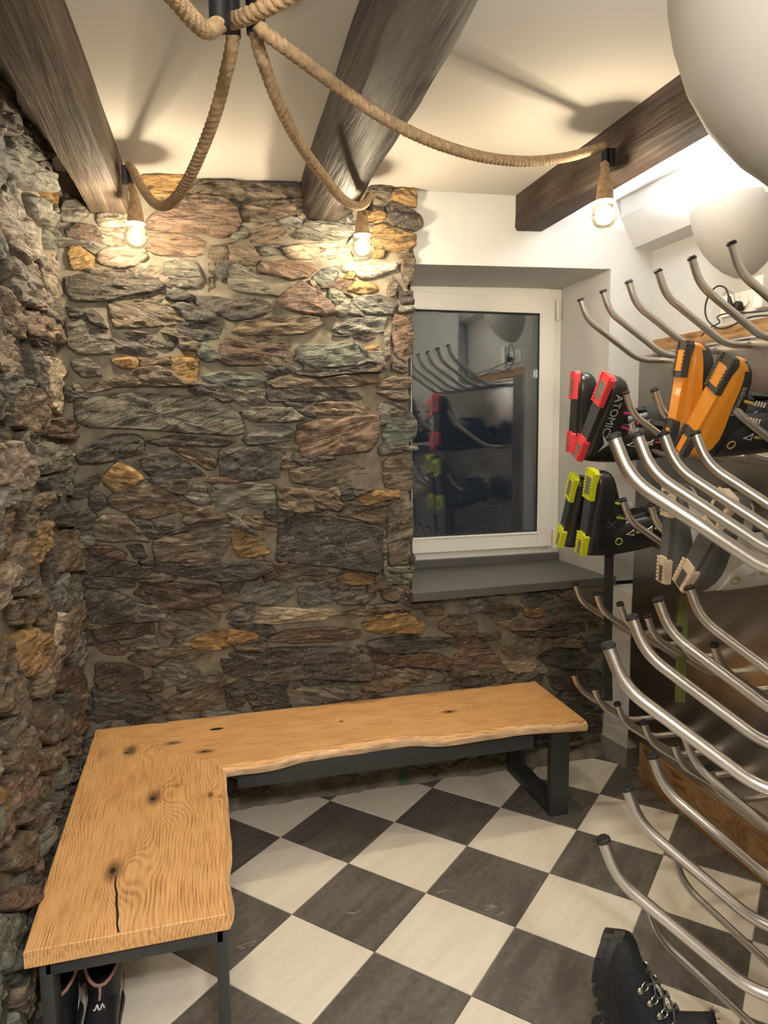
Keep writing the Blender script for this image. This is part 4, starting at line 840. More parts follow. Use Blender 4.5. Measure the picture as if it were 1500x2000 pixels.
# stone colours (linear)
SC = dict(g=(.165, .158, .132), b=(.165, .128, .088), o=(.32, .19, .07), r=(.195, .128, .09), e=(.115, .074, .05), d=(.085, .076, .065),
          p=(.30, .235, .18), w=(.37, .30, .21), n=(.145, .155, .122))
def parse(t):
    out = []
    for ln in t.strip().splitlines():
        q = ln.split(); out.append((q[0], [tuple(int(k) / 1000 for k in p.split(',')) for p in q[1:]]))
    return out
def stone_mesh(poly, h, seed, fn, low=False, rough=1.0):
    ar = sum(poly[k][0] * poly[(k + 1) % len(poly)][1] - poly[(k + 1) % len(poly)][0] * poly[k][1] for k in range(len(poly)))
    if ar < 0: poly = poly[::-1]
    # one corner-cutting pass then even resampling
    q = []
    for k in range(len(poly)):
        a, b = poly[k], poly[(k + 1) % len(poly)]
        q += [(a[0] * .94 + b[0] * .06, a[1] * .94 + b[1] * .06), (a[0] * .06 + b[0] * .94, a[1] * .06 + b[1] * .94)]
    L = [0]
    for k in range(len(q)): L.append(L[-1] + math.dist(q[k], q[(k + 1) % len(q)]))
    n = max(16, min(64, int(L[-1] / 0.0115)))
    ring = []
    k = 0
    for i in range(n):
        d = L[-1] * i / n
        while L[k + 1] < d: k += 1
        t = (d - L[k]) / max(1e-9, L[k + 1] - L[k]); a, b = q[k], q[(k + 1) % len(q)]
        ring.append((a[0] + (b[0] - a[0]) * t, a[1] + (b[1] - a[1]) * t))
    cx = sum(p[0] for p in ring) / n; cy = sum(p[1] for p in ring) / n
    size = math.sqrt(abs(ar) / 2)
    rr = random.Random(seed)
    tx, ty = rr.uniform(-.16, .16), rr.uniform(-.22, .16)
    inset = min(0.3, 0.008 / max(size * .5, .01)); grow = 1 + min(.16, .0075 / max(size * .5, .01))
    verts = []
    def disp(x, y, k):
        s = noise.fractal(Vector((x * 13, y * 42, seed * 3.7)), 1.0, 2.0, 4, noise_basis='PERLIN_ORIGINAL')
        s2 = noise.noise(Vector((x * 16, y * 24, seed * 1.3 + 50)))
        s3 = noise.noise(Vector((x * 60, y * 150, seed * 2.1)))
        return (s * 0.013 + s2 * 0.008 + s3 * .0045) * k * rough
    levels = ((grow + .02, -0.018, 0.0), (grow, h * .45, .5), (grow - inset * .5, h * .86, .9), (grow - inset * 1.1, h * 1.0, 1.05), (.80, h * 1.02, 1.15), (.58, h * 1.03, 1.2), (.36, h * 1.03, 1.2), (.16, h * 1.03, 1.15))
    for sc, hh, kk in levels:
        for i, (x, y) in enumerate(ring):
            j = noise.noise(Vector((x * 45, y * 45, seed))) * 0.0045 + noise.noise(Vector((x * 130, y * 130, seed))) * 0.002
            f = sc + (j / max(size * .5, .015) if sc > .7 else 0)
            X = cx + (x - cx) * f; Y = cy + (y - cy) * f
            H = hh + disp(X, Y, kk) + (tx * (X - cx) + ty * (Y - cy)) * (kk > .3) * .7
            verts.append(fn(X, Y, max(H, -.018)))
    verts.append(fn(cx, cy, h * 1.06 + disp(cx, cy, 1.1)))
    faces = []
    for l in range(len(levels) - 1):
        for i in range(n): faces.append((l * n + i, l * n + (i + 1) % n, (l + 1) * n + (i + 1) % n, (l + 1) * n + i))
    b = (len(levels) - 1) * n
    for i in range(n): faces.append((b + i, b + (i + 1) % n, len(verts) - 1))
    return verts, faces
def stones(data, parent, fn, hlo, hhi, sd, flip=False, rough=1.0):
    for k, (c, poly) in enumerate(parse(data)):
        rr = random.Random(sd + k)
        h = rr.uniform(hlo, hhi)
        if not flip and max(p[1] for p in poly) < .47: h = min(h, .026)
        v, f = stone_mesh(poly, h, sd + k, fn, rough=rough)
        if flip: f = [q[::-1] for q in f]
        o = mesh_obj('stone', v, f, M_STONE, parent, smooth=True, auto=52)
        j = rr.uniform(.82, 1.22); t = rr.uniform(-.06, .06); col = SC[c]
        o.color = (col[0] * j * (1 + t), col[1] * j, col[2] * j * (1 - t), 1)

def mortar_grid(name, cells, fn, mat, step=0.03, flip=False):
    mb = MB(); idx = {}
    def vid(i, j):
        if (i, j) not in idx:
            x, z = i * step, j * step
            d = noise.noise(Vector((x * 9, z * 9, 3))) * .006 + noise.noise(Vector((x * 27, z * 27, 9))) * .004
            idx[(i, j)] = len(mb.v); mb.v.append(Vector(fn(x, z, d)))
        return idx[(i, j)]
    for (i0, i1, j0, j1) in cells:
        for i in range(i0, i1):
            for j in range(j0, j1):
                q = (vid(i, j), vid(i + 1, j), vid(i + 1, j + 1), vid(i, j + 1)); mb.f.append(q[::-1] if flip else q)
    return mb
# back wall: a rubble-stone pier left of the window and a low rubble wall under the sill
mb = mortar_grid('wall_back', [(0, 47, 0, 88), (47, 81, 0, 29)], lambda x, z, d: (x, -.006 - d, z), M_MORTAR)
mb.box((0.705, .25, 1.32), (1.39, .46, 2.64)); mb.box((1.92, .25, .43), (1.04, .46, .84))
wall_back = struct(mb.build('wall_back', M_MORTAR, smooth=True, auto=60))
stones(STONES_BACK, wall_back, lambda x, z, h: (x, 0.0 - h, z), .016, .040, 100)
# rough rubble and mortar toe along the foot of the wall
toe = MB(); prof = []
for k in range(0, 82):
    x = .05 + k * .029
    a = .045 + .03 * noise.noise(Vector((x * 6, 1, 1))) + .012 * noise.noise(Vector((x * 31, 2, 1)))
    hgt = .06 + .03 * noise.noise(Vector((x * 5, 4, 1)))
    prof.append([(x, .01, hgt), (x, -a * .45, hgt * .75), (x, -a * .9, hgt * .3), (x, -a * 1.15, 0.001), (x, .01, .001)])
toe.loft(prof).build('mortar_toe', M_MORTAR, wall_back, smooth=True)

mb = mortar_grid('wall_left', [(-154, 1, 0, 88)], lambda y, z, d: (0.0 + d, y, z), M_MORTAR)
mb.box((-.12, (YF + YB) / 2, 1.32), (.22, YB - YF, 2.64))
wall_left = struct(mb.build('wall_left', M_MORTAR, smooth=True, auto=60))
stones(STONES_LEFT, wall_left, lambda y, z, h: (0.0 + h, y, z), .018, .05, 900, rough=1.05)

# plastered part of the back wall with the window niche
NX0, NX1, NZ0, NY = 1.43, 2.41, 0.87, 0.47
def nz(x): return 2.335 + (x - NX0) * 0.0245
mb = MB()
y = 0.012
mb.add([(1.36, y, nz(NX0)), (NX0, y, nz(NX0)), (NX1, y, nz(NX1)), (XR, y, nz(NX1)), (XR, y, 2.75), (1.36, y, 2.75)], [(0, 1, 2, 3, 4, 5)])
mb.add([(NX1, y, NZ0), (XR, y, NZ0), (XR, y, nz(NX1)), (NX1, y, nz(NX1))], [(0, 1, 2, 3)])
mb.add([(NX0, y, nz(NX0)), (NX1, y, nz(NX1)), (NX1 - .005, NY + .03, nz(NX1) - .005), (NX0, NY + .03, nz(NX0) - .005)], [(0, 3, 2, 1)])
mb.add([(NX1, y, NZ0), (NX1, y, nz(NX1)), (NX1 - .005, NY + .03, nz(NX1) - .005), (NX1 - .005, NY + .03, NZ0)], [(0, 1, 2, 3)])
mb.add([(NX0, y, NZ0), (NX0, y, nz(NX0)), (NX0, NY + .03, nz(NX0) - .005), (NX0, NY + .03, NZ0)], [(3, 2, 1, 0)])
mb.box((2.0, .3, 2.60), (1.28, .55, .42)); mb.box((2.535, .3, 1.7), (.21, .55, 1.6))
struct(mb.build('wall_window', M_PLASTER))
struct(MB().box((XR + .06, (YF + .6) / 2, 1.35), (.12, .6 - YF, 2.8)).build('wall_right', M_PLASTER))
struct(MB().box((XR / 2, YF - .06, 1.35), (XR + .4, .12, 2.8)).build('wall_front', M_PLASTER))
# partition standing obliquely out of the right wall, seen edge-on beyond the picture's right side
PD = Vector((.786, .618, 0)); PN = Vector((-.618, .786, 0)); P0 = Vector((1.51, -2.11, 0))
def part_pt(s, p, z): return P0 + PD * s + PN * p + Vector((0, 0, z))
mb = MB(); rot = Matrix.Rotation(math.atan2(PD.y, PD.x), 3, 'Z')
mb.box(part_pt(.47, -.195, 1.33), (1.60, .05, 2.62), rot)
mb.box(part_pt(.44, -.115, 2.08), (1.64, .21, 1.16), rot)
struct(mb.build('wall_partition', M_PLASTER))
# boxed-in corner under the sill, with a grey skirting
mb = MB()
mb.add([(2.433, -.19, .1), (2.433, -.19, .85), (2.43, 0.02, .85), (2.40, 0.02, .1), (2.63, -.19, .1), (2.63, -.19, .85), (2.63, .02, .85), (2.63, .02, .1)],
       [(0, 1, 2, 3), (0, 4, 5, 1), (1, 5, 6, 2), (4, 7, 6, 5), (3, 2, 6, 7), (0, 3, 7, 4)])
struct(mb.build('wall_corner', M_PLASTER))
struct(MB().add([(2.427, -.197, 0), (2.427, -.197, .10), (2.40, .02, .10), (2.40, .02, 0), (2.63, -.197, 0), (2.63, -.197, .10), (2.63, .02, .10), (2.63, .02, 0)],
       [(0, 1, 2, 3), (0, 4, 5, 1), (1, 5, 6, 2), (4, 7, 6, 5), (3, 2, 6, 7), (0, 3, 7, 4)]).build('baseboard_right', M_GREYBASE))
# white boxed beam along the right wall
sec = [(2.44, 2.72), (2.455, 2.59), (2.53, 2.46), (2.63, 2.45), (2.63, 2.72)]
struct(MB().loft([[(x, yy, z) for x, z in sec] for yy in (.012, -1.0, -2.2, -3.4, YF)]).build('trim_1', M_PLASTER))
# window sill
mb = MB()
mb.prism([(1.40, -.095), (2.445, -.045), (2.445, .02), (2.41, .02), (2.41, .46), (1.43, .46), (1.43, .02), (1.40, .02)], .868, .905)
sill = struct(mb.build('trim_2', M_SILL))
MB().box((1.915, .447, .926), (.97, .022, .042), bev=.003).build('sill_upstand', M_SILL, sill)

# window
win = struct(link(bpy.data.objects.new('window_1', None))); win.location = (1.915, .47, .95)
def frame_rect(mb, x0, x1, z0, z1, t, y0, y1):
    d = y1 - y0; yc = (y0 + y1) / 2
    mb.box((x0 + t / 2, yc, (z0 + z1) / 2), (t, d, z1 - z0), bev=.004); mb.box((x1 - t / 2, yc, (z0 + z1) / 2), (t, d, z1 - z0), bev=.004)
    mb.box(((x0 + x1) / 2, yc, z0 + t / 2), (x1 - x0 - 2 * t + .002, d, t), bev=.004); mb.box(((x0 + x1) / 2, yc, z1 - t / 2), (x1 - x0 - 2 * t + .002, d, t), bev=.004)
    return mb
frame_rect(MB(), 1.431, 2.404, .946, 2.352, .062, .458, .53).build('window_frame', M_PVC, win)
sash = frame_rect(MB(), 1.478, 2.353, .985, 2.305, .085, .436, .50).build('window_sash', M_PVC, win)
frame_rect(MB(), 1.552, 2.279, 1.056, 2.231, .012, .432, .44).build('glazing_bead', M_PVC, sash)
frame_rect(MB(), 1.561, 2.270, 1.065, 2.222, .008, .437, .452).build('gasket', M_GASKET, sash)
for k, yy in enumerate((.455, .475)):
    MB().box((1.915, yy, 1.643), (.70, .004, 1.15)).build('pane', M_PANE, win)
for zz in (2.24, 1.02):
    MB().box((2.372, .446, zz), (.016, .022, .10), bev=.003).build('hinge_cover', M_PVC, win)

# ------------------------------------------------------------------ ceiling beams
def beam(label, mat, x0, x1, drop, skew, sec, seed, amp, y1=0.03):
    rings = []; n = 80
    for k in range(n):
        yy = y1 + (YF + .02 - y1) * k / (n - 1)
        ring = []
        for j, (u, v) in enumerate(sec):
            d = noise.fractal(Vector((u * 3 + seed, yy * 1.6, v * 3)), 1.0, 2.0, 3, noise_basis='PERLIN_ORIGINAL') * amp
            x = x0 + (x1 - x0) * u + skew * (yy - y1); z = zc(x) + .03 - (drop + .03) * v
            if v > .05: x += d * (1 if u > .5 else -1); z -= d * .8 * (v > .6)
            ring.append((x, yy, z))
        rings.append(ring)
    o = MB().loft(rings).build('ceiling_beam', mat, smooth=True, auto=50)
    return tag(o, label, 'beam', 'old timber beams under the ceiling')
SECT = [(0, 0), (0, .3), (0, .6), (.0, .9), (.05, 1), (.3, 1), (.6, 1), (.95, 1), (1, .9), (1, .6), (1, .3), (1, 0)]
SEC2 = [(-.02, 0), (-.03, .3), (0, .6), (.03, .85), (.14, .97), (.36, 1.03), (.6, 1.02), (.8, .95), (.95, .75), (1.02, .5), (1.05, .25), (1.06, 0)]
beam('grey-brown squared timber beam nearest the left stone wall', M_BEAM1, .145, .288, .148, .034, SECT, 1, .005)
beam('very dark rough-hewn thick beam in the middle of the ceiling', M_BEAM2, .962, 1.185, .145, .036, SEC2, 5, .013)
beam('warm brown beam ending on the white wall above the window', M_BEAM3, 1.922, 2.058, .152, 0.0, SECT, 9, .005)
# ------------------------------------------------------------------ corner bench
bench = thing('corner_bench', 'L-shaped live-edge oak corner bench on anthracite steel legs against the stone walls', 'bench', (.3, -.3, 0))
ZT, TH = .42, .043
def board(name, outline, live_idx, mat):
    """outline: CCW top polygon; live edges slope outwards and undulate"""
    n = len(outline); cx = sum(p[0] for p in outline) / n; cy = sum(p[1] for p in outline) / n
    top = []; bot = []; mid = []
    for i, (x, y) in enumerate(outline):
        top.append((x, y, ZT - .002)); 
        if i in live_idx:
            nx, ny = live_idx[i]; w = .006 + .008 * noise.noise(Vector((x * 9, y * 9, 5)))
            mid.append((x + nx * (.010 + w), y + ny * (.010 + w), ZT - .018)); bot.append((x + nx * w, y + ny * w, ZT - TH))
        else:
            mid.append((x, y, ZT - .018)); bot.append((x, y, ZT - TH))
    inn = [(x + (cx - x) * .006, y + (cy - y) * .006, ZT) for x, y in outline]
    mb = MB().add(inn + top + mid + bot, [tuple(range(n))] + [(n * r + (i + 1) % n, n * r + i, n * (r + 1) + i, n * (r + 1) + (i + 1) % n) for r in range(3) for i in range(n)] + [tuple(reversed(range(3 * n, 4 * n)))])
    mb.f = [f if k == 0 or k == len(mb.f) - 1 else f[::-1] for k, f in enumerate(mb.f)]
    return mb.build(name, mat, bench, smooth=False)
def dens(pts, k=4): return [tuple(p[:2]) for p in smooth_path([(*p, 0) for p in pts], k)]
a = BENCH_A; b = BENCH_B
la = dens([a['near_right'][0]] + a['live'])
# left board: corner, near left, near right, live edge up to the inner corner
outA = [tuple(a['corner'][0]), tuple(a['near_left'][0])] + la
liveA = {i: (1, 0) for i in range(2, len(outA) - 1)}
outA[-1] = (la[-1][0] - .001, la[-1][1])
seatA = board('seat_board', outA, liveA, M_OAK_A)
lb = dens(b['live'] + [b['front_right'][0]])
sh = .0040
outB = [(a['corner'][0][0] + sh * .5, a['corner'][0][1] + sh * .3)] + [(lb[0][0] + sh * .5, lb[0][1] + sh)] + lb[1:] + [tuple(b['back_right'][0])]
liveB = {i: (0, -1) for i in range(2, len(outB) - 2)}
seatB = board('seat_board', outB, liveB, M_OAK_B)
# bark-side edges: pale strip following the live edges
def strip(path, nrm, parent):
    mb = MB(); rings = []
    for i, (x, y) in enumerate(path):
        w = .006 + .008 * noise.noise(Vector((x * 9, y * 9, 5))); q = .0012
        pr = [(-.001, ZT - .004), (.0035 + q, ZT - .008), (.010 + w + q, ZT - .018), (.006 + w + q, ZT - .032), (w + q, ZT - TH - .0005)]
        rings.append([(x + nrm[0] * u, y + nrm[1] * u, z) for u, z in pr])
    mb.loft(rings, False, False, False)
    if nrm[1] < 0: mb.f = [f[::-1] for f in mb.f]
    return mb.build('live_edge', M_BARK, parent, smooth=True, auto=70)
strip(outB[1:-1], (0, -1), seatB)
sa_ = strip(outA[3:-1], (1, 0), seatA)
# drying cracks and open knots
def crack(path, wd, parent):
    v = []; f = []
    for i, (x, y) in enumerate(path):
        ww = wd * math.sin(math.pi * (i + .6) / len(path)) ** .6 if i < len(path) - 1 else wd * .8
        v += [(x - ww, y, ZT + .0006), (x + ww, y, ZT + .0006)]
    for i in range(len(path) - 1): f.append((2 * i, 2 * i + 1, 2 * i + 3, 2 * i + 2))
    mesh_obj('crack', v, [q[::-1] for q in f], M_CRACK, parent)
crack([(.241, -1.075), (.243, -1.12), (.251, -1.16), (.254, -1.2), (.262, -1.25), (.263, -1.28), (.270, -1.314)], .0032, seatA)
def knothole(x, y, rx, ry, parent):
    n = 14
    v = [(x + rx * math.cos(2 * math.pi * k / n) * (1 + .25 * noise.noise(Vector((k, x * 10, y)))), y + ry * math.sin(2 * math.pi * k / n), ZT + .0006) for k in range(n)]
    mesh_obj('open_knot', v, [tuple(range(n))], M_CRACK, parent)
knothole(.536, -.165, .026, .012, seatB); knothole(1.039, -.234, .010, .006, seatB); knothole(1.504, -.268, .014, .006, seatB); knothole(.485, -.363, .008, .005, seatB)
knothole(.316, -.675, .008, .010, seatA); knothole(.23, -1.05, .008, .012, seatA); knothole(.20, -.29, .010, .005, seatA); knothole(.345, -.60, .003, .003, seatA)
ZU = ZT - TH
def bar(name, c, d): return MB().box(c, d, bev=.004).build(name, M_FRAME, bench, smooth=True, auto=30)
bar('rail', (1.205, -.435, ZU - .0405), (1.21, .03, .079)); bar('rail', (1.205, -.085, ZU - .0405), (1.21, .03, .079))
bar('rail', (.48, -.80, ZU - .0405), (.03, .79, .079)); bar('rail', (.125, -.80, ZU - .0405), (.03, .79, .079))
# end frame under the right board
bar('top_bar', (1.918, -.255, ZU - .0175), (.085, .395, .034))
for yy in (-.462, -.065): bar('leg', (1.918, yy, (ZU) / 2), (.085, .034, ZU - .001))
bar('foot_bar', (1.918, -.263, .0175), (.085, .362, .034))
# end frame under the left board
bar('top_bar', (.308, -1.262, ZU - .0225), (.42, .08, .044))
for xx in (.101, .512): bar('leg', (xx, -1.262, ZU / 2), (.030, .08, ZU - .001))
bar('foot_bar', (.308, -1.262, .0175), (.38, .08, .034))

# small teal plastic coil hanging behind the rail
coil = [(1.362 + .008 * math.cos(t * .55), -.055 + .008 * math.sin(t * .55), .012 + t * .00085) for t in range(0, 70)]
tag(MB().tube(coil, .0028, 6).build('plastic_coil', M_TEAL, smooth=True), 'small teal plastic coil at the foot of the wall under the bench', 'coil')

# ------------------------------------------------------------------ rope chandelier
HX, HY = .635, -1.37; HZ = zc(HX)
ch = thing('rope_chandelier', 'spider pendant of thick jute ropes with bare globe bulbs looped over the beams', 'pendant lamp', (HX, HY, HZ))
MB().lathe([(.0, -.03), (.155, -.03), (.16, -.024), (.16, .03), (0, .03)], (HX - .02, HY - .08, HZ), 28).build('canopy', M_BLACKMETAL, ch, smooth=True)
def socket(x, y, z0, z1, r=.0165, name='socket_tube'):
    return MB().lathe([(0.0, z0), (r, z0), (r, z1), (0, z1)], (x, y, 0), 16).build(name, M_BLACKMETAL, ch, smooth=True)
def rope(path, r=.0145):
    p = smooth_path(path, 10)
    # even spacing
    out = [p[0]]; step = .004
    for a_, b_ in zip(p, p[1:]):
        while (b_ - out[-1]).length > step: out.append(out[-1] + (b_ - out[-1]).normalized() * step)
    tw = 2 * math.pi / 8.0 * .95
    mb = MB(); n = 24
    mb.tube(out, r, n, True, lambda i, k: .74 + .34 * abs(math.cos(1.5 * (2 * math.pi * k / n) + i * .70)) ** .6)
    return mb.build('rope', M_JUTE, ch, smooth=True, auto=80)
def bulb_set(hook, bulb, lit=True, watts=None):
    hook = Vector(hook); bulb = Vector(bulb)
    top = hook + Vector((0, 0, .02)); 
    MB().lathe([(0, -.035), (.0145, -.035), (.0145, .01), (0, .01)], hook, 14).build('hook_sleeve', M_BLACKMETAL, ch, smooth=True)
    path = [hook + Vector((0, 0, -.04)), hook.lerp(bulb + Vector((0, 0, .12)), .6), bulb + Vector((0, 0, .115))]
    rope(path, .0135)
    prof = [(0, .128), (.016, .126), (.024, .10), (.027, .06), (.031, .043), (.033, .036), (.027, .034), (0, .036)]
    MB().lathe([(r_ * (1 + .05 * math.sin(i * 9)), z) for i, (r_, z) in enumerate(prof)], bulb, 22).build('rope_socket', M_JUTE, ch, smooth=True)
    g = MB().lathe([(.0135, .040), (.017, .034), (.029, .026), (.040, .010), (.0445, -.008), (.042, -.026), (.033, -.041), (.019, -.050), (.0005, -.053)], bulb, 24)
    gl = g.build('globe_bulb', M_BULBGLASS, ch, smooth=True)
    MB().lathe([(.0005, .032), (.010, .027), (.016, .010), (.0165, -.012), (.010, -.028), (.0005, -.032)], bulb, 12).build('filament', M_FIL, gl, smooth=True)
    ld = bpy.data.lights.new('bulb_light', 'POINT'); ld.energy = watts or BULB_W; ld.color = BULB_COL; ld.shadow_soft_size = .022
    lo = link(bpy.data.objects.new('bulb_light', ld)); lo.location = bulb + Vector((0, 0, -.004)); setp(lo, ch, True)
for k in ('1', '2', '3'): rope(ROPES[k])
socket(ROPES['1'][0][0], ROPES['1'][0][1], ROPES['1'][0][2] - .012, HZ - .02)
socket(ROPES['2'][0][0] - .004, ROPES['2'][0][1], ROPES['2'][0][2] - .012, HZ - .02)
socket(ROPES['3'][0][0], ROPES['3'][0][1] + .0, ROPES['3'][0][2] + .0, HZ - .02)
bulb_set((.311, -.24, 2.535), (.324, -.24, 2.330))
bulb_set((1.187, -.24, 2.50), (1.163, -.215, 2.345))
bulb_set((1.877, -.775, 2.55), (1.872, -.79, 2.348))
# hooks holding the ropes on the beams
for p in ((.296, -.24, 2.53), (1.90, -.775, 2.53)): MB().box(p, (.022, .03, .06), bev=.004).build('beam_hook', M_BLACKMETAL, ch)
# two ropes that run back over the viewer to further bulbs
rope([(.570, -1.594, 2.365), (.545, -1.645, 2.324), (.523, -1.692, 2.311), (.495, -1.747, 2.311), (.463, -1.822, 2.31), (.40, -2.05, 2.33), (.30, -2.4, 2.40), (.25, -2.6, 2.51)])
socket(.570, -1.594, 2.355, HZ - .005, .0195)
rope([(.593, -1.511, 2.414), (.619, -1.573, 2.394), (.652, -1.624, 2.387), (.684, -1.664, 2.387), (.744, -1.741, 2.396), (.86, -2.0, 2.42), (.90, -2.6, 2.43), (.88, -3.28, 2.52)])
socket(.593, -1.511, 2.40, HZ - .005, .0195)
bulb_set((.25, -2.62, 2.50), (.26, -2.63, 2.30))
bulb_set((.88, -3.3, 2.50), (.87, -3.31, 2.30))

# ------------------------------------------------------------------ wall uplighters
def uplighter(label, base, out_dir, hw=.2, depth=.2, hgt=.27, watts=None):
    base = Vector(base); o = Vector(out_dir).normalized(); t = Vector((0, 0, 1)).cross(o)
    root = thing('wall_lamp', label, 'wall lamp', base, 'white ceramic uplighters')
    def pt(a, k, z): return base + t * (hw * k * math.cos(a)) + o * (depth * k * math.sin(a)) + Vector((0, 0, z))
    prof = [(1.0, hgt), (.995, hgt * .93), (.96, hgt * .78), (.88, hgt * .58), (.76, hgt * .4), (.6, hgt * .24), (.42, hgt * .11), (.22, hgt * .03), (.06, 0)]
    n = 28; rings = []
    for k, z in prof: rings.append([pt(math.pi * i / n, k, z) for i in range(n + 1)])
    for k, z in reversed(prof): rings.append([pt(math.pi * i / n, max(k - .04, .02), z + .006) for i in range(n + 1)])
    MB().loft(rings, False, False, False).build('bowl', M_CERAMIC, root, smooth=True)
    rp = [pt(0, k, z) for k, z in prof] + [pt(math.pi, k, z) for k, z in reversed(prof)]
    MB().add(rp, [tuple(range(len(rp)))]).build('back_plate', M_CERAMIC, root)
    c = base + o * depth * .42 + Vector((0, 0, hgt * .74))
    MB().box(c, (.03, .03, .012)).build('light_source', M_UPEMIT, root)
    ld = bpy.data.lights.new('uplight', 'POINT'); ld.energy = watts or UPLIGHT_W; ld.color = UPLIGHT_COL; ld.shadow_soft_size = .03
    lo = link(bpy.data.objects.new('uplight', ld)); lo.location = c + Vector((0, 0, .035)); setp(lo, root, True)
uplighter('white ceramic bowl uplighter on the right wall above the socket', (XR, -.60, 2.205), (-1, 0, 0), .215, .22, .275)
pb = part_pt(-.177, -.008, 0)
uplighter('large white bowl uplighter close at the upper right corner', (pb.x, pb.y, 1.918), PN, .19, .262, .328, 4)
# fill bulbs added out of view behind the viewer to brighten floor and bench
def pendant(label, p, watts):
    p = Vector(p); root = thing('fill_bulb', label, 'pendant lamp', (p.x, p.y, zc(p.x)), 'added fill bulbs behind the viewer')
    MB().lathe([(0, -.03), (.045, -.03), (.05, -.02), (.05, .01), (0, .01)], (p.x, p.y, zc(p.x)), 20).build('canopy', M_BLACKMETAL, root, smooth=True)
    MB().tube([(p.x, p.y, zc(p.x)), (p.x, p.y, p.z + .12)], .0135, 12).build('rope', M_JUTE, root, smooth=True)
    MB().lathe([(0, .128), (.016, .126), (.024, .10), (.027, .06), (.031, .043), (.033, .036), (0, .036)], p, 20).build('rope_socket', M_JUTE, root, smooth=True)
    gl = MB().lathe([(.0135, .040), (.016, .034), (.026, .026), (.036, .010), (.040, -.006), (.038, -.022), (.030, -.036), (.017, -.044), (.0005, -.0465)], p, 20).build('globe_bulb', M_BULBGLASS, root, smooth=True)
    MB().lathe([(.0005, .032), (.010, .027), (.016, .010), (.0165, -.012), (.010, -.028), (.0005, -.032)], p, 12).build('filament', M_FIL, gl, smooth=True)
    ld = bpy.data.lights.new('bulb_light', 'POINT'); ld.energy = watts; ld.color = FILL_COL; ld.shadow_soft_size = .05
    lo = link(bpy.data.objects.new('bulb_light', ld)); lo.location = p; setp(lo, root, True)
# pale scuffs left on the dark tiles by boots
M_SCUFF = simple('chalky_scuff', (.42, .40, .36), .9)
for (x, y, r_, sd_) in ((1.413, -.93, .030, 1), (1.427, -.972, .018, 2), (.951, -.831, .020, 3), (.592, -.887, .032, 4), (1.279, -.813, .022, 5), (.906, -1.108, .012, 6)):
    rr_ = random.Random(sd_)
    pts_ = [(x + r_ * rr_.uniform(-1, 1), y + r_ * rr_.uniform(-.5, .5), .0003) for t in range(6)]
    MB().tube(smooth_path(pts_, 6), .0006, 4).build('scuff_mark', M_SCUFF, floor)
pendant('added fill bulb on a rope behind the viewer, to the right', (.75, -3.6, 2.42), FILL_W)
pendant('added fill bulb on a rope behind the viewer, by the stone wall', (.45, -3.15, 2.22), FILL_W * .5)
# ------------------------------------------------------------------ boot dryer racks
def fillet(pts, d, k=7):
    pts = [Vector(p) for p in pts]; out = [pts[0]]
    for i in range(1, len(pts) - 1):
        a = pts[i] + (pts[i - 1] - pts[i]).normalized() * d; c = pts[i] + (pts[i + 1] - pts[i]).normalized() * d
        for j in range(k + 1):
            t = j / k; out.append(a * (1 - t) ** 2 + pts[i] * 2 * t * (1 - t) + c * t * t)
    out.append(pts[-1]); return out
TUBE_PATH = fillet([(-.03, 0, 0), (.10, 0, 0), (.341, 0, .160), (.372, 0, .238)], .045)
def shared(mb, name, mat, smooth=True):
    me = bpy.data.meshes.new(name); me.from_pydata([tuple(p) for p in mb.v], [], mb.f); me.update()
    if smooth:
        me.polygons.foreach_set('use_smooth', [True] * len(me.polygons))
        me.set_sharp_from_angle(angle=R(45))
    me.materials.append(mat); return me
ME_TUBE = shared(MB().tube(TUBE_PATH, .0125, 18), 'tube', M_STEEL)
ME_THIN = shared(MB().tube(TUBE_PATH, .0098, 16), 'tube', M_STEEL)
td = (Vector(TUBE_PATH[-1]) - Vector(TUBE_PATH[-2])).normalized()
tm = td.to_track_quat('Z', 'Y').to_matrix()
capm = MB()
capm.lathe([(0.0, -.003), (.0142, -.003), (.0146, 0), (.0146, .004), (.0125, .006), (0.0, .0055)], TUBE_PATH[-1], 20, tm)
for k in range(-4, 5):      # ridged insert on the tip
    hw = math.sqrt(max(0, .0115 ** 2 - (k * .0025) ** 2))
    capm.box(Vector(TUBE_PATH[-1]) + tm @ Vector((k * .0025, 0, .0065)), (.0011, 2 * hw, .003), tm)
ME_CAP = shared(capm, 'end_cap', M_RUBBER, False)
def place_tube(root, pos, direction, thin=False):
    d = Vector(direction).normalized()
    rot = Matrix.Rotation(math.atan2(d.y, d.x), 4, 'Z')
    o = link(bpy.data.objects.new('tube', ME_THIN if thin else ME_TUBE))
    o.parent = root; o.matrix_parent_inverse = root.matrix_basis.inverted(); o.matrix_basis = Matrix.Translation(pos) @ rot
    c = link(bpy.data.objects.new('end_cap', ME_CAP)); c.parent = o
    return o
TAN = .0437
def panel_x(y): return 2.433 + TAN * (y + .195)
rack = thing('boot_dryer', 'long wall-mounted stainless boot dryer holding four pairs of ski boots beside the window', 'boot dryer', (2.53, -.75, 0))
ya, yb = -.197, -1.30
mb = MB()
fr = [(panel_x(ya), ya), (panel_x(yb), yb)]
sec1 = lambda x, y: [(x, y, .16), (x, y, 1.925), (x + .012, y, 1.937), (2.61, y, 1.985), (2.61, y, .16)]
mb.loft([sec1(panel_x(y), y) for y in (ya, -.5, -.9, yb)])
mb.build('steel_body', M_PANEL, rack)
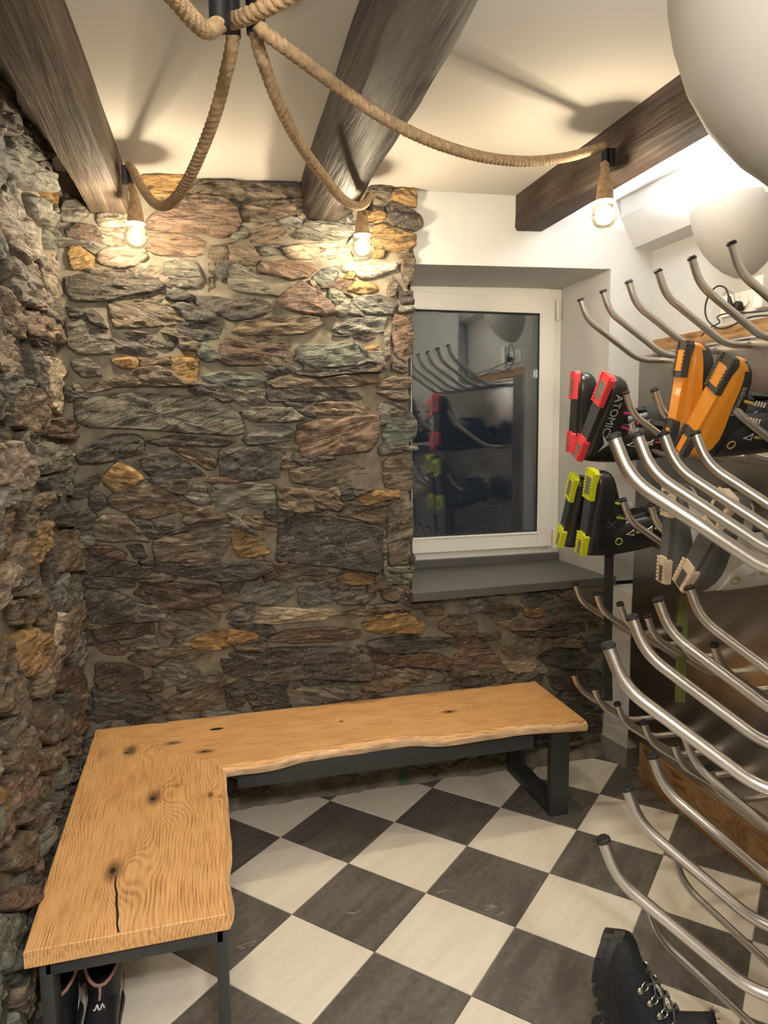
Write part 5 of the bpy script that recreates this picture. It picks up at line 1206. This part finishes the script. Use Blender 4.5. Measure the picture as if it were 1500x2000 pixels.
# rolled rim along the top front edge
MB().tube([(panel_x(ya) - .002, ya, 1.93), (panel_x(yb) - .002, yb, 1.93)], .006, 8).build('rim', M_STEEL, rack, smooth=True)
MB().loft([[(x + dx, y, z) for dx, z in ((0, 0.003), (0, .178), (.024, .178), (.024, 0.003))] for x, y in ((panel_x(-.30) - .006, -.30), (panel_x(yb) - .006, yb))]).build('plinth_board', M_PLANK, rack)
MB().box((2.607, -.70, 2.00), (.04, 1.26, .055), bev=.003).build('back_board', M_PLANK, rack)
out1 = Vector((-1, TAN, 0)).normalized()
for z in (1.906, 1.509, 1.112, .714, .318):
    for i in range(6):
        y = -.351 - .179 * i
        place_tube(rack, (panel_x(y), y, z), out1)
# second rack on the oblique partition, mostly out of the picture on the right
rack2 = thing('boot_dryer', 'second stainless boot dryer whose long tubes reach in from the right edge', 'boot dryer', part_pt(.3, -.08, 0))
rot = Matrix.Rotation(math.atan2(PD.y, PD.x), 3, 'Z')
MB().box(part_pt(.36, -.085, .80), (.95, .16, 1.36), rot, bev=.006).build('steel_body', M_PANEL, rack2)
MB().box(part_pt(.36, -.085, .06), (.95, .15, .12), rot).build('plinth_board', M_PLANK, rack2)
TIPS = [(1.247, -1.848), (1.411, -1.683), (1.565, -1.562), (1.724, -1.473)]
DIRS = [-38, -42.5, -46, -49]
for zt, cols in ((1.602, (0, 1, 2, 3)), (1.203, (0, 1, 2, 3)), (.806, (0, 1, 2, 3)), (.409, (0, 1, 2, 3))):
    for c in cols:
        if zt < .5 and c < 2: thin = False
        a_ = R(DIRS[c]); d = Vector((math.cos(a_), math.sin(a_), 0))
        thin = (zt < .5 and c >= 2) or (zt < .9 and c == 3)
        p = Vector((*TIPS[c], zt - .238)) + d * .372
        if zt < .5 and c == 3: p += Vector((-.012, .008, .052))
        place_tube(rack2, p, -d, thin)

# socket, plug and cable on the right wall
so = thing('wall_socket', 'white double wall socket above the boot dryer board', 'socket', (XR, -.58, 2.11))
MB().box((XR - .006, -.575, 2.11), (.012, .20, .085), bev=.003).build('cover_plate', M_PVC, so)
for yy in (-.53, -.62): MB().lathe([(.0, .0), (.019, .0), (.021, .004), (.022, .012), (.03, .012)], (XR - .026, yy, 2.11), 20, Matrix.Rotation(R(90), 3, 'Y')).build('socket_cup', M_PVC, so, smooth=True)
MB().box((XR - .02, -.70, 2.13), (.035, .05, .12), bev=.004).build('junction_box', M_PVC, so)
pl = thing('power_plug', 'black plug with a looping black cable in the white wall socket', 'plug', (XR - .05, -.585, 2.10))
MB().lathe([(0, -.02), (.017, -.02), (.019, -.005), (.017, .012), (0, .016)], (XR - .035, -.600, 2.095), 16, Matrix.Rotation(R(-80), 3, 'Y')).build('plug_body', M_RUBBER, pl, smooth=True)
MB().tube([(XR - .05, -.585, 2.075), (XR - .055, -.58, 2.10), (XR - .055, -.572, 2.135)], [.011, .012, .006], 12).build('strain_relief', M_RUBBER, pl, smooth=True)
MB().tube(smooth_path([(XR - .055, -.572, 2.13), (XR - .06, -.555, 2.17), (XR - .065, -.515, 2.185), (XR - .07, -.475, 2.16), (XR - .07, -.455, 2.11), (XR - .07, -.47, 2.06), (XR - .075, -.53, 2.02), (XR - .08, -.60, 2.01), (XR - .08, -.70, 2.03), (XR - .09, -.80, 2.025), (XR - .09, -1.0, 2.0), (XR - .09, -1.3, 2.0)], 8), .0035, 8).build('cable', M_CABLE, pl, smooth=True)
MB().tube(smooth_path([(XR - .08, -.45, 1.995), (XR - .085, -.50, 2.02), (XR - .085, -.56, 2.035), (XR - .08, -.54, 2.06), (XR - .08, -.60, 2.065), (XR - .09, -.75, 2.045), (XR - .10, -.9, 2.035), (XR - .1, -1.2, 2.02)], 8), .003, 8).build('thin_cable', M_CABLE, pl, smooth=True)

# ------------------------------------------------------------------ ski boots
def superring(x, w, zt, zb, n=22, e=.75):
    r = []; zc_ = zb + (zt - zb) * .42
    for k in range(n):
        a_ = 2 * math.pi * k / n; c, s = math.cos(a_), math.sin(a_)
        yy = w * math.copysign(abs(c) ** e, c)
        zz = zc_ + ((zt - zc_) * math.copysign(abs(s) ** .9, s) if s > 0 else (zc_ - zb) * math.copysign(abs(s) ** .5, s))
        r.append(Vector((x, yy, zz)))
    return r
def text_verts(txt, size):
    cu = bpy.data.curves.new('t', 'FONT'); cu.body = txt; cu.size = size; cu.resolution_u = 3; cu.align_x = 'CENTER'; cu.align_y = 'CENTER'
    ob = link(bpy.data.objects.new('t', cu)); bpy.context.view_layer.update()
    me = bpy.data.meshes.new_from_object(ob.evaluated_get(bpy.context.evaluated_depsgraph_get()))
    bm = bmesh.new(); bm.from_mesh(me); bmesh.ops.triangulate(bm, faces=bm.faces[:])
    bmesh.ops.subdivide_edges(bm, edges=[e for e in bm.edges if e.calc_length() > size * .25], cuts=1)
    bmesh.ops.triangulate(bm, faces=bm.faces[:]); bm.verts.index_update()
    v = [q.co.copy() for q in bm.verts]; f = [tuple(q.index for q in p.verts) for p in bm.faces]; bm.free()
    bpy.data.objects.remove(ob); bpy.data.curves.remove(cu); bpy.data.meshes.remove(me)
    return v, f
def decal(name, v2, f, bvh, mat, parent, off=.0012):
    """v2: (x, z) points in boot space; lay them on the +y side of the shell"""
    out = []; last = .045
    for x, z in v2:
        hit = bvh.ray_cast(Vector((x, .2, z)), Vector((0, -1, 0)))
        if hit[0] is not None: last = hit[0].y
        out.append((x, last + off, z))
    # keep front faces towards +y
    if f:
        a_, b_, c_ = (Vector(out[i]) for i in f[0][:3])
        if (b_ - a_).cross(c_ - a_).y < 0: f = [q[::-1] for q in f]
    return mesh_obj(name, out, f, mat, parent, world=False)
FOOT = [(-.012, .016, .10, .030), (-.006, .028, .125, .018), (.008, .035, .150, .012), (.035, .039, .178, .012), (.065, .041, .188, .012), (.10, .041, .182, .012), (.135, .042, .164, .012),
        (.17, .045, .142, .012), (.205, .049, .124, .012), (.24, .051, .110, .012), (.27, .048, .098, .012), (.292, .041, .087, .014), (.305, .031, .075, .018), (.312, .015, .060, .024)]
CUFF = [(.052, .064, .046, .11), (.058, .068, .049, .135), (.068, .069, .051, .18), (.080, .067, .052, .22), (.092, .067, .054, .265), (.104, .069, .056, .31), (.112, .071, .057, .338)]
def mk_mat(heel, toe_dir, up_dir):
    x = Vector(toe_dir).normalized(); z = Vector(up_dir); z = (z - x * z.dot(x)).normalized(); y = z.cross(x)
    m = Matrix((x, y, z)).transposed().to_4x4(); m.translation = Vector(heel); return m
def ski_boot(label, heel, toe_dir, up_dir, pal, group, marks=(), buckle_foot=2, strap=True, split=None, scale=1.0):
    root = thing('ski_boot', label, 'ski boot', mat=mk_mat(heel, toe_dir, up_dir) @ Matrix.Scale(scale, 4), group=group)
    rings = [superring(x, w_, zt, zb) for x, w_, zt, zb in FOOT]
    mb = MB().loft(rings)
    bvh_v = [p.copy() for p in mb.v]; bvh_f = list(mb.f)
    if split:
        lo = MB(); hi = MB(); lo.v = list(mb.v); hi.v = list(mb.v)
        for f in mb.f:
            c = sum((mb.v[i] for i in f), Vector()) / len(f)
            (lo if c.z < split(c.x) else hi).f.append(f)
        lo.build('lower_shell', pal['lower'], root, smooth=True, world=False)
        hi.build('upper_shell', pal['shell'], root, smooth=True, world=False)
    else:
        mb.build('shell', pal['shell'], root, smooth=True, world=False)
    # raised flank line along the shell
    MB().tube(smooth_path([(.02, .0395, .05), (.09, .0412, .043), (.16, .0440, .040), (.23, .0500, .037), (.28, .044, .035)], 5), .0022, 6).build('flank_ridge', pal.get('lower', pal['shell']), root, smooth=True, world=False)
    # cuff: open collar
    n = 24; cr = []
    for cx, ax, by, z in CUFF:
        ring = []
        for k in range(n):
            a_ = 2 * math.pi * k / n
            zz = z + (.020 * (1 - math.cos(a_)) * .5 * (z > .2) if math.cos(a_) < 0 else 0) - (.02 * math.cos(a_) if (z < .1 and math.cos(a_) > 0) else 0)
            ring.append(Vector((cx + ax * math.cos(a_), by * math.copysign(abs(math.sin(a_)) ** .85, math.sin(a_)), zz)))
        cr.append(ring)
    inner = [[Vector((p.x * .93 + CUFF[i][0] * .07, p.y * .9, p.z + .001)) for p in cr[i]] for i in (6, 5, 4, 3)]
    cm = MB().loft(cr + inner, True, True, True); cm.build('cuff', pal['cuff'], root, smooth=True, world=False)
    nb = len(bvh_v); bvh_v += [p.copy() for p in cm.v]; bvh_f += [tuple(i + nb for i in f) for f in cm.f]
    bvh = BVHTree.FromPolygons(bvh_v, bvh_f)
    # liner rim and tongue
    li = [[Vector((CUFF[6][0] + .002 + (p.x - CUFF[6][0]) * k, p.y * k, p.z + dz)) for p in cr[6]] for k, dz in ((.9, -.03), (.9, .012), (.86, .020), (.78, .020), (.76, -.03))]
    MB().loft(li, True, False, False).build('liner', pal['liner'], root, smooth=True, world=False)
    MB().loft([[Vector((.168 + dx, yy, zz)) for dx, yy in ((0, -.03), (.006, -.015), (.008, 0), (.006, .015), (0, .03), (-.01, .02), (-.01, -.02))] for dx0, zz in ((0, .24), (0, .32), (0, .375))]).build('tongue', pal['liner'], root, smooth=True, world=False)
    # sole: toe and heel lugs with inserts and tread blocks
    def lug(name, x0, x1, w0, w1, ucut):
        ol = [(x0, -w0), (x1 - .012, -w1), (x1, -w1 + .012), (x1, w1 - .012), (x1 - .012, w1), (x0, w0)]
        l = MB().prism(ol, .0, .022).build(name, pal['lug'], root, world=False)
        ins = [(x0 + (x1 - x0) * u, wv) for u, wv in ((.16, -w0 * .66), (.74, -w1 * .66), (.74, w1 * .66), (.16, w0 * .66))] if not ucut else [(x0 + .004, -w0 * .38), (x1 - .03, -w1 * .38), (x1 - .03, w1 * .38), (x0 + .004, w0 * .38)]
        MB().prism(ins, -.0016, .01).build('lug_insert', pal['insert'], l, world=False)
        tb = MB(); k = int((x1 - x0) / .011)
        for i in range(k):
            u = (i + .5) / k; xx = x0 + (x1 - x0) * u; ww = w0 + (w1 - w0) * u
            for s_ in (-1, 1): tb.box((xx, s_ * ww * .78, -.0015), (.0065, ww * .34, .005))
        tb.build('tread', pal['lug'], l, world=False)['kind'] = 'stuff'
    lug('toe_lug', .205, .317, .034, .036, pal.get('toe_u', False)); lug('heel_lug', -.012, .075, .030, .033, True)
    MB().prism([(.07, -.028), (.21, -.032), (.21, .032), (.07, .028)], .006, .02).build('sole_bridge', pal['bridge'], root, world=False)
    # cuff pivot
    for s_ in (1, -1):
        MB().tube([(.058 + .0125 * math.cos(t), s_ * .0505, .128 + .0125 * math.sin(t)) for t in [2 * math.pi * k / 20 for k in range(20)]], .0023, 6, closed=True).build('pivot_ring', pal.get('ring', pal['accent']), root, smooth=True, world=False)
    # buckles on the outer side
    def buckle(x, z, ang, nrm_tilt):
        hit = bvh.ray_cast(Vector((x, .2, z)), Vector((0, -1, 0))); yy = hit[0].y if hit[0] is not None else .045
        rot_ = Matrix.Rotation(R(ang), 3, 'Y') @ Matrix.Rotation(R(nrm_tilt), 3, 'X')
        c = Vector((x, yy + .004, z))
        bk = MB().box(c, (.022, .006, .034), rot_, bev=.002).build('buckle_base', pal['buckle_dark'], root, world=False)
        MB().box(c + rot_ @ Vector((0, .008, .006)), (.008, .006, .030), rot_ @ Matrix.Rotation(R(-10), 3, 'X'), bev=.002).build('lever', pal['accent'], bk, world=False)
        lp = [(-.010, .004, -.016), (.010, .004, -.016), (.0, .010, -.044)]
        MB().tube([c + rot_ @ Vector(p) for p in lp], .0026, 6, closed=True).build('bail', pal['metal'], bk, world=False)
        lad = MB()
        for i in range(4): lad.box(c + rot_ @ Vector((0, .003, .024 + i * .008)), (.014, .005, .004), rot_)
        lad.build('ladder', pal['metal'], bk, world=False)['kind'] = 'stuff'
    for i in range(buckle_foot): buckle(.150 + .055 * i, .118 - .016 * i, 8, -32)
    buckle(.098, .195, 12, -6); buckle(.115, .262, 14, -4)
    if strap:
        band = []
        for zz in (.300, .338):
            band.append([Vector((.106 + (zz - .300) * .25 + .074 * math.cos(2 * math.pi * k / n), .060 * math.sin(2 * math.pi * k / n), zz + .01 - .012 * math.cos(2 * math.pi * k / n))) for k in range(n)])
        MB().loft(band, True, False, False).build('power_strap', pal['strap'], root, smooth=True, world=False)
    for mk in marks:
        if mk[0] == 'text':
            _, txt, size, cx, cz, ang, mat = mk
            v, f = text_verts(txt, size); ca_, sa_ = math.cos(R(ang)), math.sin(R(ang))
            # +y side seen from outside: forward (x) runs to the left
            pts = [(cx - (p.x * ca_ - p.y * sa_), cz + (p.x * sa_ + p.y * ca_)) for p in v]
            decal('lettering', pts, f, bvh, mat, root)
        else:
            _, poly, mat, nm = mk
            bm = bmesh.new(); vs = [bm.verts.new((x, z, 0)) for x, z in poly]; bm.faces.new(vs)
            bmesh.ops.triangulate(bm, faces=bm.faces[:])
            for _i in range(2): bmesh.ops.subdivide_edges(bm, edges=bm.edges[:], cuts=1); bmesh.ops.triangulate(bm, faces=bm.faces[:])
            bm.verts.index_update()
            pts = [(q.co.x, q.co.y) for q in bm.verts]; ff = [tuple(q.index for q in p.verts) for p in bm.faces]; bm.free()
            decal(nm, pts, ff, bvh, mat, root)
    return root
def plast(name, col, rough=.35, coat=0.2): return simple(name, col, rough, coat=coat)
P_BLACK = plast('black_shell', (.014, .014, .016), .28, .3); P_CHAR = plast('charcoal_shell', (.035, .036, .038), .3)
P_RED = plast('red_lug', (.72, .055, .07), .5, 0); P_GREY = plast('grey_sole', (.16, .155, .14), .6, 0)
P_LIME = plast('lime_lug', (.60, .66, .02), .5, 0); P_LIMEACC = plast('lime_accent', (.36, .50, .06), .5, 0)
P_ORANGE = plast('orange_shell', (.80, .31, .022), .38); P_ORLUG = plast('dark_lug', (.05, .048, .046), .65, 0)
P_NAVY = plast('black_blue_shell', (.02, .022, .028), .3); P_GOLD = plast('gold_accent', (.55, .38, .06), .5, 0)
P_WHITE = plast('white_shell', (.66, .64, .60), .4); P_DGREY = plast('dark_grey_shell', (.10, .10, .10), .4)
P_CREAML = plast('cream_lug', (.72, .60, .47), .65, 0); P_LINER = plast('black_liner', (.02, .02, .021), .8, 0)
P_METAL = simple('buckle_metal', (.75, .74, .72), .3, .6); P_BUCKD = plast('buckle_dark', (.03, .03, .03), .5, 0)
P_SILV = simple('silver_print', (.55, .55, .55), .5); P_PINK = plast('pink_accent', (.5, .02, .14), .5, 0)
P_GREYPRINT = simple('grey_print', (.11, .11, .11), .5); P_OLIVE = plast('olive_accent', (.33, .34, .07), .5, 0)
PAL_RED = dict(ring=P_BUCKD, shell=P_BLACK, lower=P_BLACK, cuff=P_BLACK, liner=P_LINER, lug=P_RED, insert=P_GREY, bridge=P_CHAR, accent=P_PINK, metal=P_METAL, strap=P_LINER, buckle_dark=P_BUCKD)
PAL_GRN = dict(shell=P_BLACK, lower=P_BLACK, cuff=P_BLACK, liner=P_LINER, lug=P_LIME, insert=P_GREY, bridge=P_CHAR, accent=P_LIMEACC, metal=P_METAL, strap=P_LINER, buckle_dark=P_BUCKD)
PAL_ORG = dict(shell=P_NAVY, lower=P_ORANGE, cuff=P_NAVY, liner=P_LINER, lug=P_ORLUG, insert=P_ORANGE, bridge=P_ORANGE, accent=P_GOLD, metal=P_METAL, strap=P_WHITE, buckle_dark=P_BUCKD)
PAL_WHT = dict(shell=P_WHITE, lower=P_DGREY, cuff=P_WHITE, liner=P_LINER, lug=P_CREAML, insert=P_DGREY, bridge=P_DGREY, accent=P_OLIVE, metal=P_METAL, strap=P_GREY, buckle_dark=P_WHITE)
def orsplit(x):
    return .052 if x > .20 else (.052 + (.20 - x) / .08 * .034 if x > .12 else .086)
whsplit = lambda x: .07 + .02 * math.sin(x * 20)
STAR = [(.085, .058), (.062, .066), (.028, .098), (.050, .066), (.030, .040), (.058, .054)]
RED_MARKS = [('text', 'ATOMIC', .041, .188, .054, 4, P_SILV), ('poly', [(.108, .050), (.086, .080), (.090, .140), (.070, .084), (.036, .058), (.074, .070)], P_SILV, 'star_logo'), ('text', 'HAWX', .026, .070, .232, 0, P_SILV)]
ORG_MARKS = [('text', 'salomon', .029, .200, .074, 8, P_SILV)]
def tube_tip(i, zt): y = -.351 - .179 * i; return Vector((panel_x(y) - .37, y + .016, zt))
UPX = Vector((1, -.04, 0))
BOOT_LIST = [
 ('black ski boot with red sole lugs, behind its twin nearest the window', (1.985, -.375, 1.535), (.02, -.06, 1), (1, -.28, -.05), PAL_RED, dict()),
 ('black ski boot with red lugs and large silver lettering', (1.985, -.435, 1.515), (.12, -.50, 1), (1, -.06, -.06), PAL_RED, dict(marks=RED_MARKS, scale=1.1)),
 ('black ski boot with lime lugs, half hidden behind its lime twin', (1.985, -.30, 1.135), (.02, -.36, 1), (1, -.20, -.05), PAL_GRN, dict()),
 ('black ski boot with lime lugs and a long black strap hanging below', (1.985, -.475, 1.125), (.02, -.20, 1), (1, -.12, -.05), PAL_GRN, dict(scale=1.08, marks=[('text', 'X', .05, .12, .09, 0, P_GREYPRINT)])),
 ('orange ski boot with dark sole frame, left of the pair', (1.955, -1.045, 1.575), (.06, -.14, 1), (1, -.22, -.05), PAL_ORG, dict(split=orsplit)),
 ('orange and black ski boot leaning right with lettering on its side', (1.955, -1.11, 1.555), (.10, -.62, 1), (1, -.02, -.10), PAL_ORG, dict(split=orsplit, marks=ORG_MARKS)),
 ('white and grey ski boot with cream sole, left of the pair', (1.945, -1.055, 1.130), (.02, -.03, 1), (1, -.25, -.05), PAL_WHT, dict(split=whsplit)),
 ('white ski boot with cream sole and olive ring, leaning right', (1.945, -1.145, 1.135), (.06, -.58, 1), (1, -.05, -.08), PAL_WHT, dict(split=whsplit, scale=1.08)),
]
G1 = 'ski boots hanging on the boot dryer'
for args in BOOT_LIST: ski_boot(*args[:5], G1, **args[5])
# hanging straps
def ribbon(root, pts, w, wdir, mat, name='hanging_strap'):
    mb = MB(); rings = []; wd = Vector(wdir).normalized() * w / 2
    for p in smooth_path(pts, 5):
        nrm = wd.cross(Vector((0, 0, 1))).normalized() * .001
        rings.append([p - wd - nrm, p + wd - nrm, p + wd + nrm, p - wd + nrm])
    mb.loft(rings); o = mb.build(name, mat, None); o.parent = root; o.matrix_parent_inverse = root.matrix_basis.inverted(); return o
boots = [o for o in C.objects if o.name.startswith('ski_boot')]
WD = Vector((.9, -.4, 0))
M_LIMEWEB = simple('lime_webbing', (.16, .18, .055), .8, nscale=300, namp=.4)
ribbon(boots[3], [(2.13, -.47, 1.13), (2.135, -.465, .95), (2.14, -.46, .70), (2.15, -.46, .47)], .036, WD, P_LINER)
ribbon(boots[6], [(2.16, -.90, 1.02), (2.165, -.89, .90), (2.17, -.885, .75), (2.175, -.88, .62)], .036, WD, M_LIMEWEB)

# ------------------------------------------------------------------ winter boots on the second rack
M_SUEDE = simple('black_suede', (.010, .011, .014), .85, nscale=90, namp=.4, bump=.4, bscale=200)
M_LUGS = simple('black_lug_sole', (.018, .018, .02), .5)
M_EYE = simple('lace_hook_metal', (.8, .76, .66), .22, 1.0)
M_LACE = simple('flecked_lace', (.06, .06, .065), .8, nscale=160, namp=.9)
M_FUR = simple('black_fur', (.012, .012, .014), .95)
def winter_boot(label, heel, toe_dir, up_dir):
    root = thing('winter_boot', label, 'boot', mat=mk_mat(heel, toe_dir, up_dir), group='black winter boots on the second dryer')
    foot = [(-.008, .020, .09, .03), (0, .032, .12, .026), (.02, .039, .145, .026), (.06, .042, .155, .026), (.11, .042, .148, .026), (.15, .045, .132, .026), (.19, .049, .113, .026), (.23, .050, .097, .026), (.26, .045, .083, .026), (.28, .035, .068, .028), (.292, .018, .050, .03)]
    def spring(mb):      # upturned toe
        for p in mb.v:
            if p.x > .17: p.z += 2.6 * (p.x - .17) ** 2
        return mb
    spring(MB().loft([superring(*q) for q in foot])).build('upper', M_SUEDE, root, smooth=True, world=False)
    n = 20; sh_ = [(.055, .062, .042, .08), (.058, .060, .043, .12), (.060, .058, .046, .17), (.062, .060, .05, .21), (.064, .062, .052, .235)]
    MB().loft([[Vector((cx + ax * math.cos(2 * math.pi * k / n), by * math.sin(2 * math.pi * k / n), z)) for k in range(n)] for cx, ax, by, z in sh_]).build('shaft', M_SUEDE, root, smooth=True, world=False)
    rr = random.Random(5); col = MB()
    for k in range(260):
        a_ = rr.uniform(0, 2 * math.pi); p = Vector((.064 + .062 * math.cos(a_), .052 * math.sin(a_), .225 + rr.uniform(0, .018)))
        d = Vector((math.cos(a_) + rr.uniform(-.6, .6), math.sin(a_) + rr.uniform(-.6, .6), rr.uniform(-.3, 1))).normalized() * .016
        col.add([p, p + Vector((.002, 0, .001)), p + d], [(0, 1, 2)])
    for k in range(220):
        x = rr.uniform(.10, .2); p = Vector((x, rr.uniform(-.012, .02), .162 - (x - .1) * .5))
        d = Vector((rr.uniform(-.4, 1), rr.uniform(-1, 1), rr.uniform(.2, 1))).normalized() * .012
        col.add([p, p + Vector((.002, .001, 0)), p + d], [(0, 1, 2)])
    fr_ = col.build('fur_trim', M_FUR, root, world=False); fr_['kind'] = 'stuff'
    def ol(k):
        half = [tuple(p[:2]) for p in smooth_path([(-.014, 0, 0), (-.010, -.024, 0), (.004, -.036, 0), (.045, -.037, 0), (.095, -.036, 0), (.15, -.043, 0), (.20, -.048, 0), (.245, -.045, 0), (.275, -.033, 0), (.294, -.016, 0), (.300, 0, 0)], 4)]
        return [(x, y * k) for x, y in half] + [(x, -y * k) for x, y in reversed(half[1:-1])]
    so_ = spring(MB().loft([[(x, y, z) for x, y in ol(k)] for k, z in ((.86, .004), (1.0, .008), (1.07, .018), (1.07, .034))])).build('sole', M_LUGS, root, world=False)
    spring(MB().prism(ol(1.02), .034, .044)).build('welt', M_LUGS, root, world=False)
    tr = MB()
    pts = ol(1.0)
    for i in range(len(pts)):
        a_, b_ = Vector((*pts[i], 0)), Vector((*pts[(i + 1) % len(pts)], 0)); m_ = 1 if i % 3 == 0 else 0
        for k in range(m_):
            p = a_.lerp(b_, (k + .5) / m_); ang = math.atan2((b_ - a_).y, (b_ - a_).x)
            tr.box((p.x * .955 + .006, p.y * .90, .008), (.022, .014, .020), Matrix.Rotation(ang, 3, 'Z'))
    spring(tr).build('lug_tread', M_LUGS, so_, world=False)['kind'] = 'stuff'
    for i in range(4):
        x = .195 - .028 * i; z = .104 + .0150 * i + (0.0)
        for s_ in (1, -1):
            MB().lathe([(0, 0), (.0075, 0), (.0075, .004), (.004, .006), (0, .006)], (x, s_ * (.041 - .002 * i), z), 12, Matrix.Rotation(R(-62 * s_), 3, 'X')).build('lace_stud', M_EYE, root, smooth=True, world=False)
            MB().tube([(x + .009 * math.cos(t), s_ * (.029 + .009 * math.sin(t)), z + .010 - .006 * math.sin(t)) for t in [2 * math.pi * k / 12 for k in range(12)]], .0016, 6, closed=True).build('lace_ring', M_EYE, root, smooth=True, world=False)
        MB().tube(smooth_path([(x, .024, z + .013), (x - .01, .0, z + .026), (x - .026, -.024, z + .026)], 5), .0026, 6).build('lace', M_LACE, root, smooth=True, world=False)
        MB().tube(smooth_path([(x, -.024, z + .013), (x - .01, .0, z + .023), (x - .026, .024, z + .026)], 5), .0026, 6).build('lace', M_LACE, root, smooth=True, world=False)
    return root
d1 = Vector((math.cos(R(-42.5)), math.sin(R(-42.5)), 0)); d0 = Vector((math.cos(R(-38)), math.sin(R(-38)), 0))
winter_boot('black laced winter boot with chunky sole, toe upwards, lower right', Vector((1.385, -1.698, .168)), (-.17, .15, 1), d1 + Vector((0, 0, -.15)))
winter_boot('black winter boot of which only the toe shows at the bottom edge', Vector((1.215, -1.835, .082)), (-.17, .13, 1), d0 + Vector((0, 0, -.15)))

# ------------------------------------------------------------------ slip-on boots under the bench
M_NAVY = simple('black_leather', (.012, .013, .017), .45, bump=.15, bscale=120)
M_TRIM = simple('rose_brown_trim', (.36, .20, .145), .7)
M_LOGO = simple('silver_logo', (.65, .65, .65), .4)
def slip_boot(label, pos, rz):
    m = Matrix.Translation(pos) @ Matrix.Rotation(R(rz), 4, 'Z')
    root = thing('ankle_boot', label, 'boot', mat=m, group='black ankle boots under the bench')
    foot = [(-.01, .020, .09, .02), (0, .032, .11, .018), (.02, .038, .13, .018), (.06, .040, .14, .018), (.10, .041, .13, .018), (.14, .043, .11, .018), (.18, .047, .092, .018), (.22, .047, .08, .018), (.25, .040, .068, .018), (.27, .026, .055, .02), (.278, .012, .045, .025)]
    MB().loft([superring(*q) for q in foot]).build('upper', M_NAVY, root, smooth=True, world=False)
    n = 24; ringf = lambda cx, ax, by, z, dip: [Vector((cx + ax * math.cos(2 * math.pi * k / n), by * math.sin(2 * math.pi * k / n), z - dip * max(0, math.cos(2 * math.pi * k / n)) ** 2)) for k in range(n)]
    MB().loft([ringf(.06, .066, .042, .09, 0), ringf(.058, .066, .044, .13, 0), ringf(.056, .068, .047, .19, .035), ringf(.056, .062, .042, .19, .035), ringf(.056, .05, .034, .10, 0)], True, False, True).build('shaft', M_NAVY, root, smooth=True, world=False)
    MB().tube(ringf(.056, .066, .046, .192, .035), .0045, 8, closed=True).build('trim', M_TRIM, root, smooth=True, world=False)
    MB().tube(smooth_path([(.123, 0, .158), (.132, .002, .145), (.138, .0, .128)], 4), .0035, 6).build('pull_loop', M_TRIM, root, smooth=True, world=False)
    MB().prism([(-.016, -.032), (.0, -.042), (.09, -.040), (.19, -.050), (.25, -.044), (.285, -.02), (.285, .02), (.25, .044), (.19, .050), (.09, .040), (0, .042), (-.016, .032)], 0, .024).build('sole', M_LUGS, root, world=False)
    v = [(.150, -.014), (.150, -.009), (.142, -.005), (.150, -.001), (.150, .004), (.142, .008), (.150, .014)]
    MB().tube(smooth_path([(x, yy, .113 + (.150 - x) * .9) for x, yy in v], 4), .0018, 6).build('squiggle_logo', M_LOGO, root, smooth=True, world=False)
    for yy in (.028, .036):
        MB().tube(smooth_path([(.02, yy + .010, .11), (.05, yy + .012, .075), (.09, yy + .010, .06)], 4), .0012, 5).build('seam', M_LOGO if yy < .03 else M_NAVY, root, smooth=True, world=False)
slip_boot('black ankle boot with rose-brown trim and silver squiggle under the bench end', (.197, -1.02, 0), -92)
slip_boot('second black trimmed ankle boot, closer to the stone wall', (.088, -1.03, 0), -90)
bpy.context.view_layer.update()
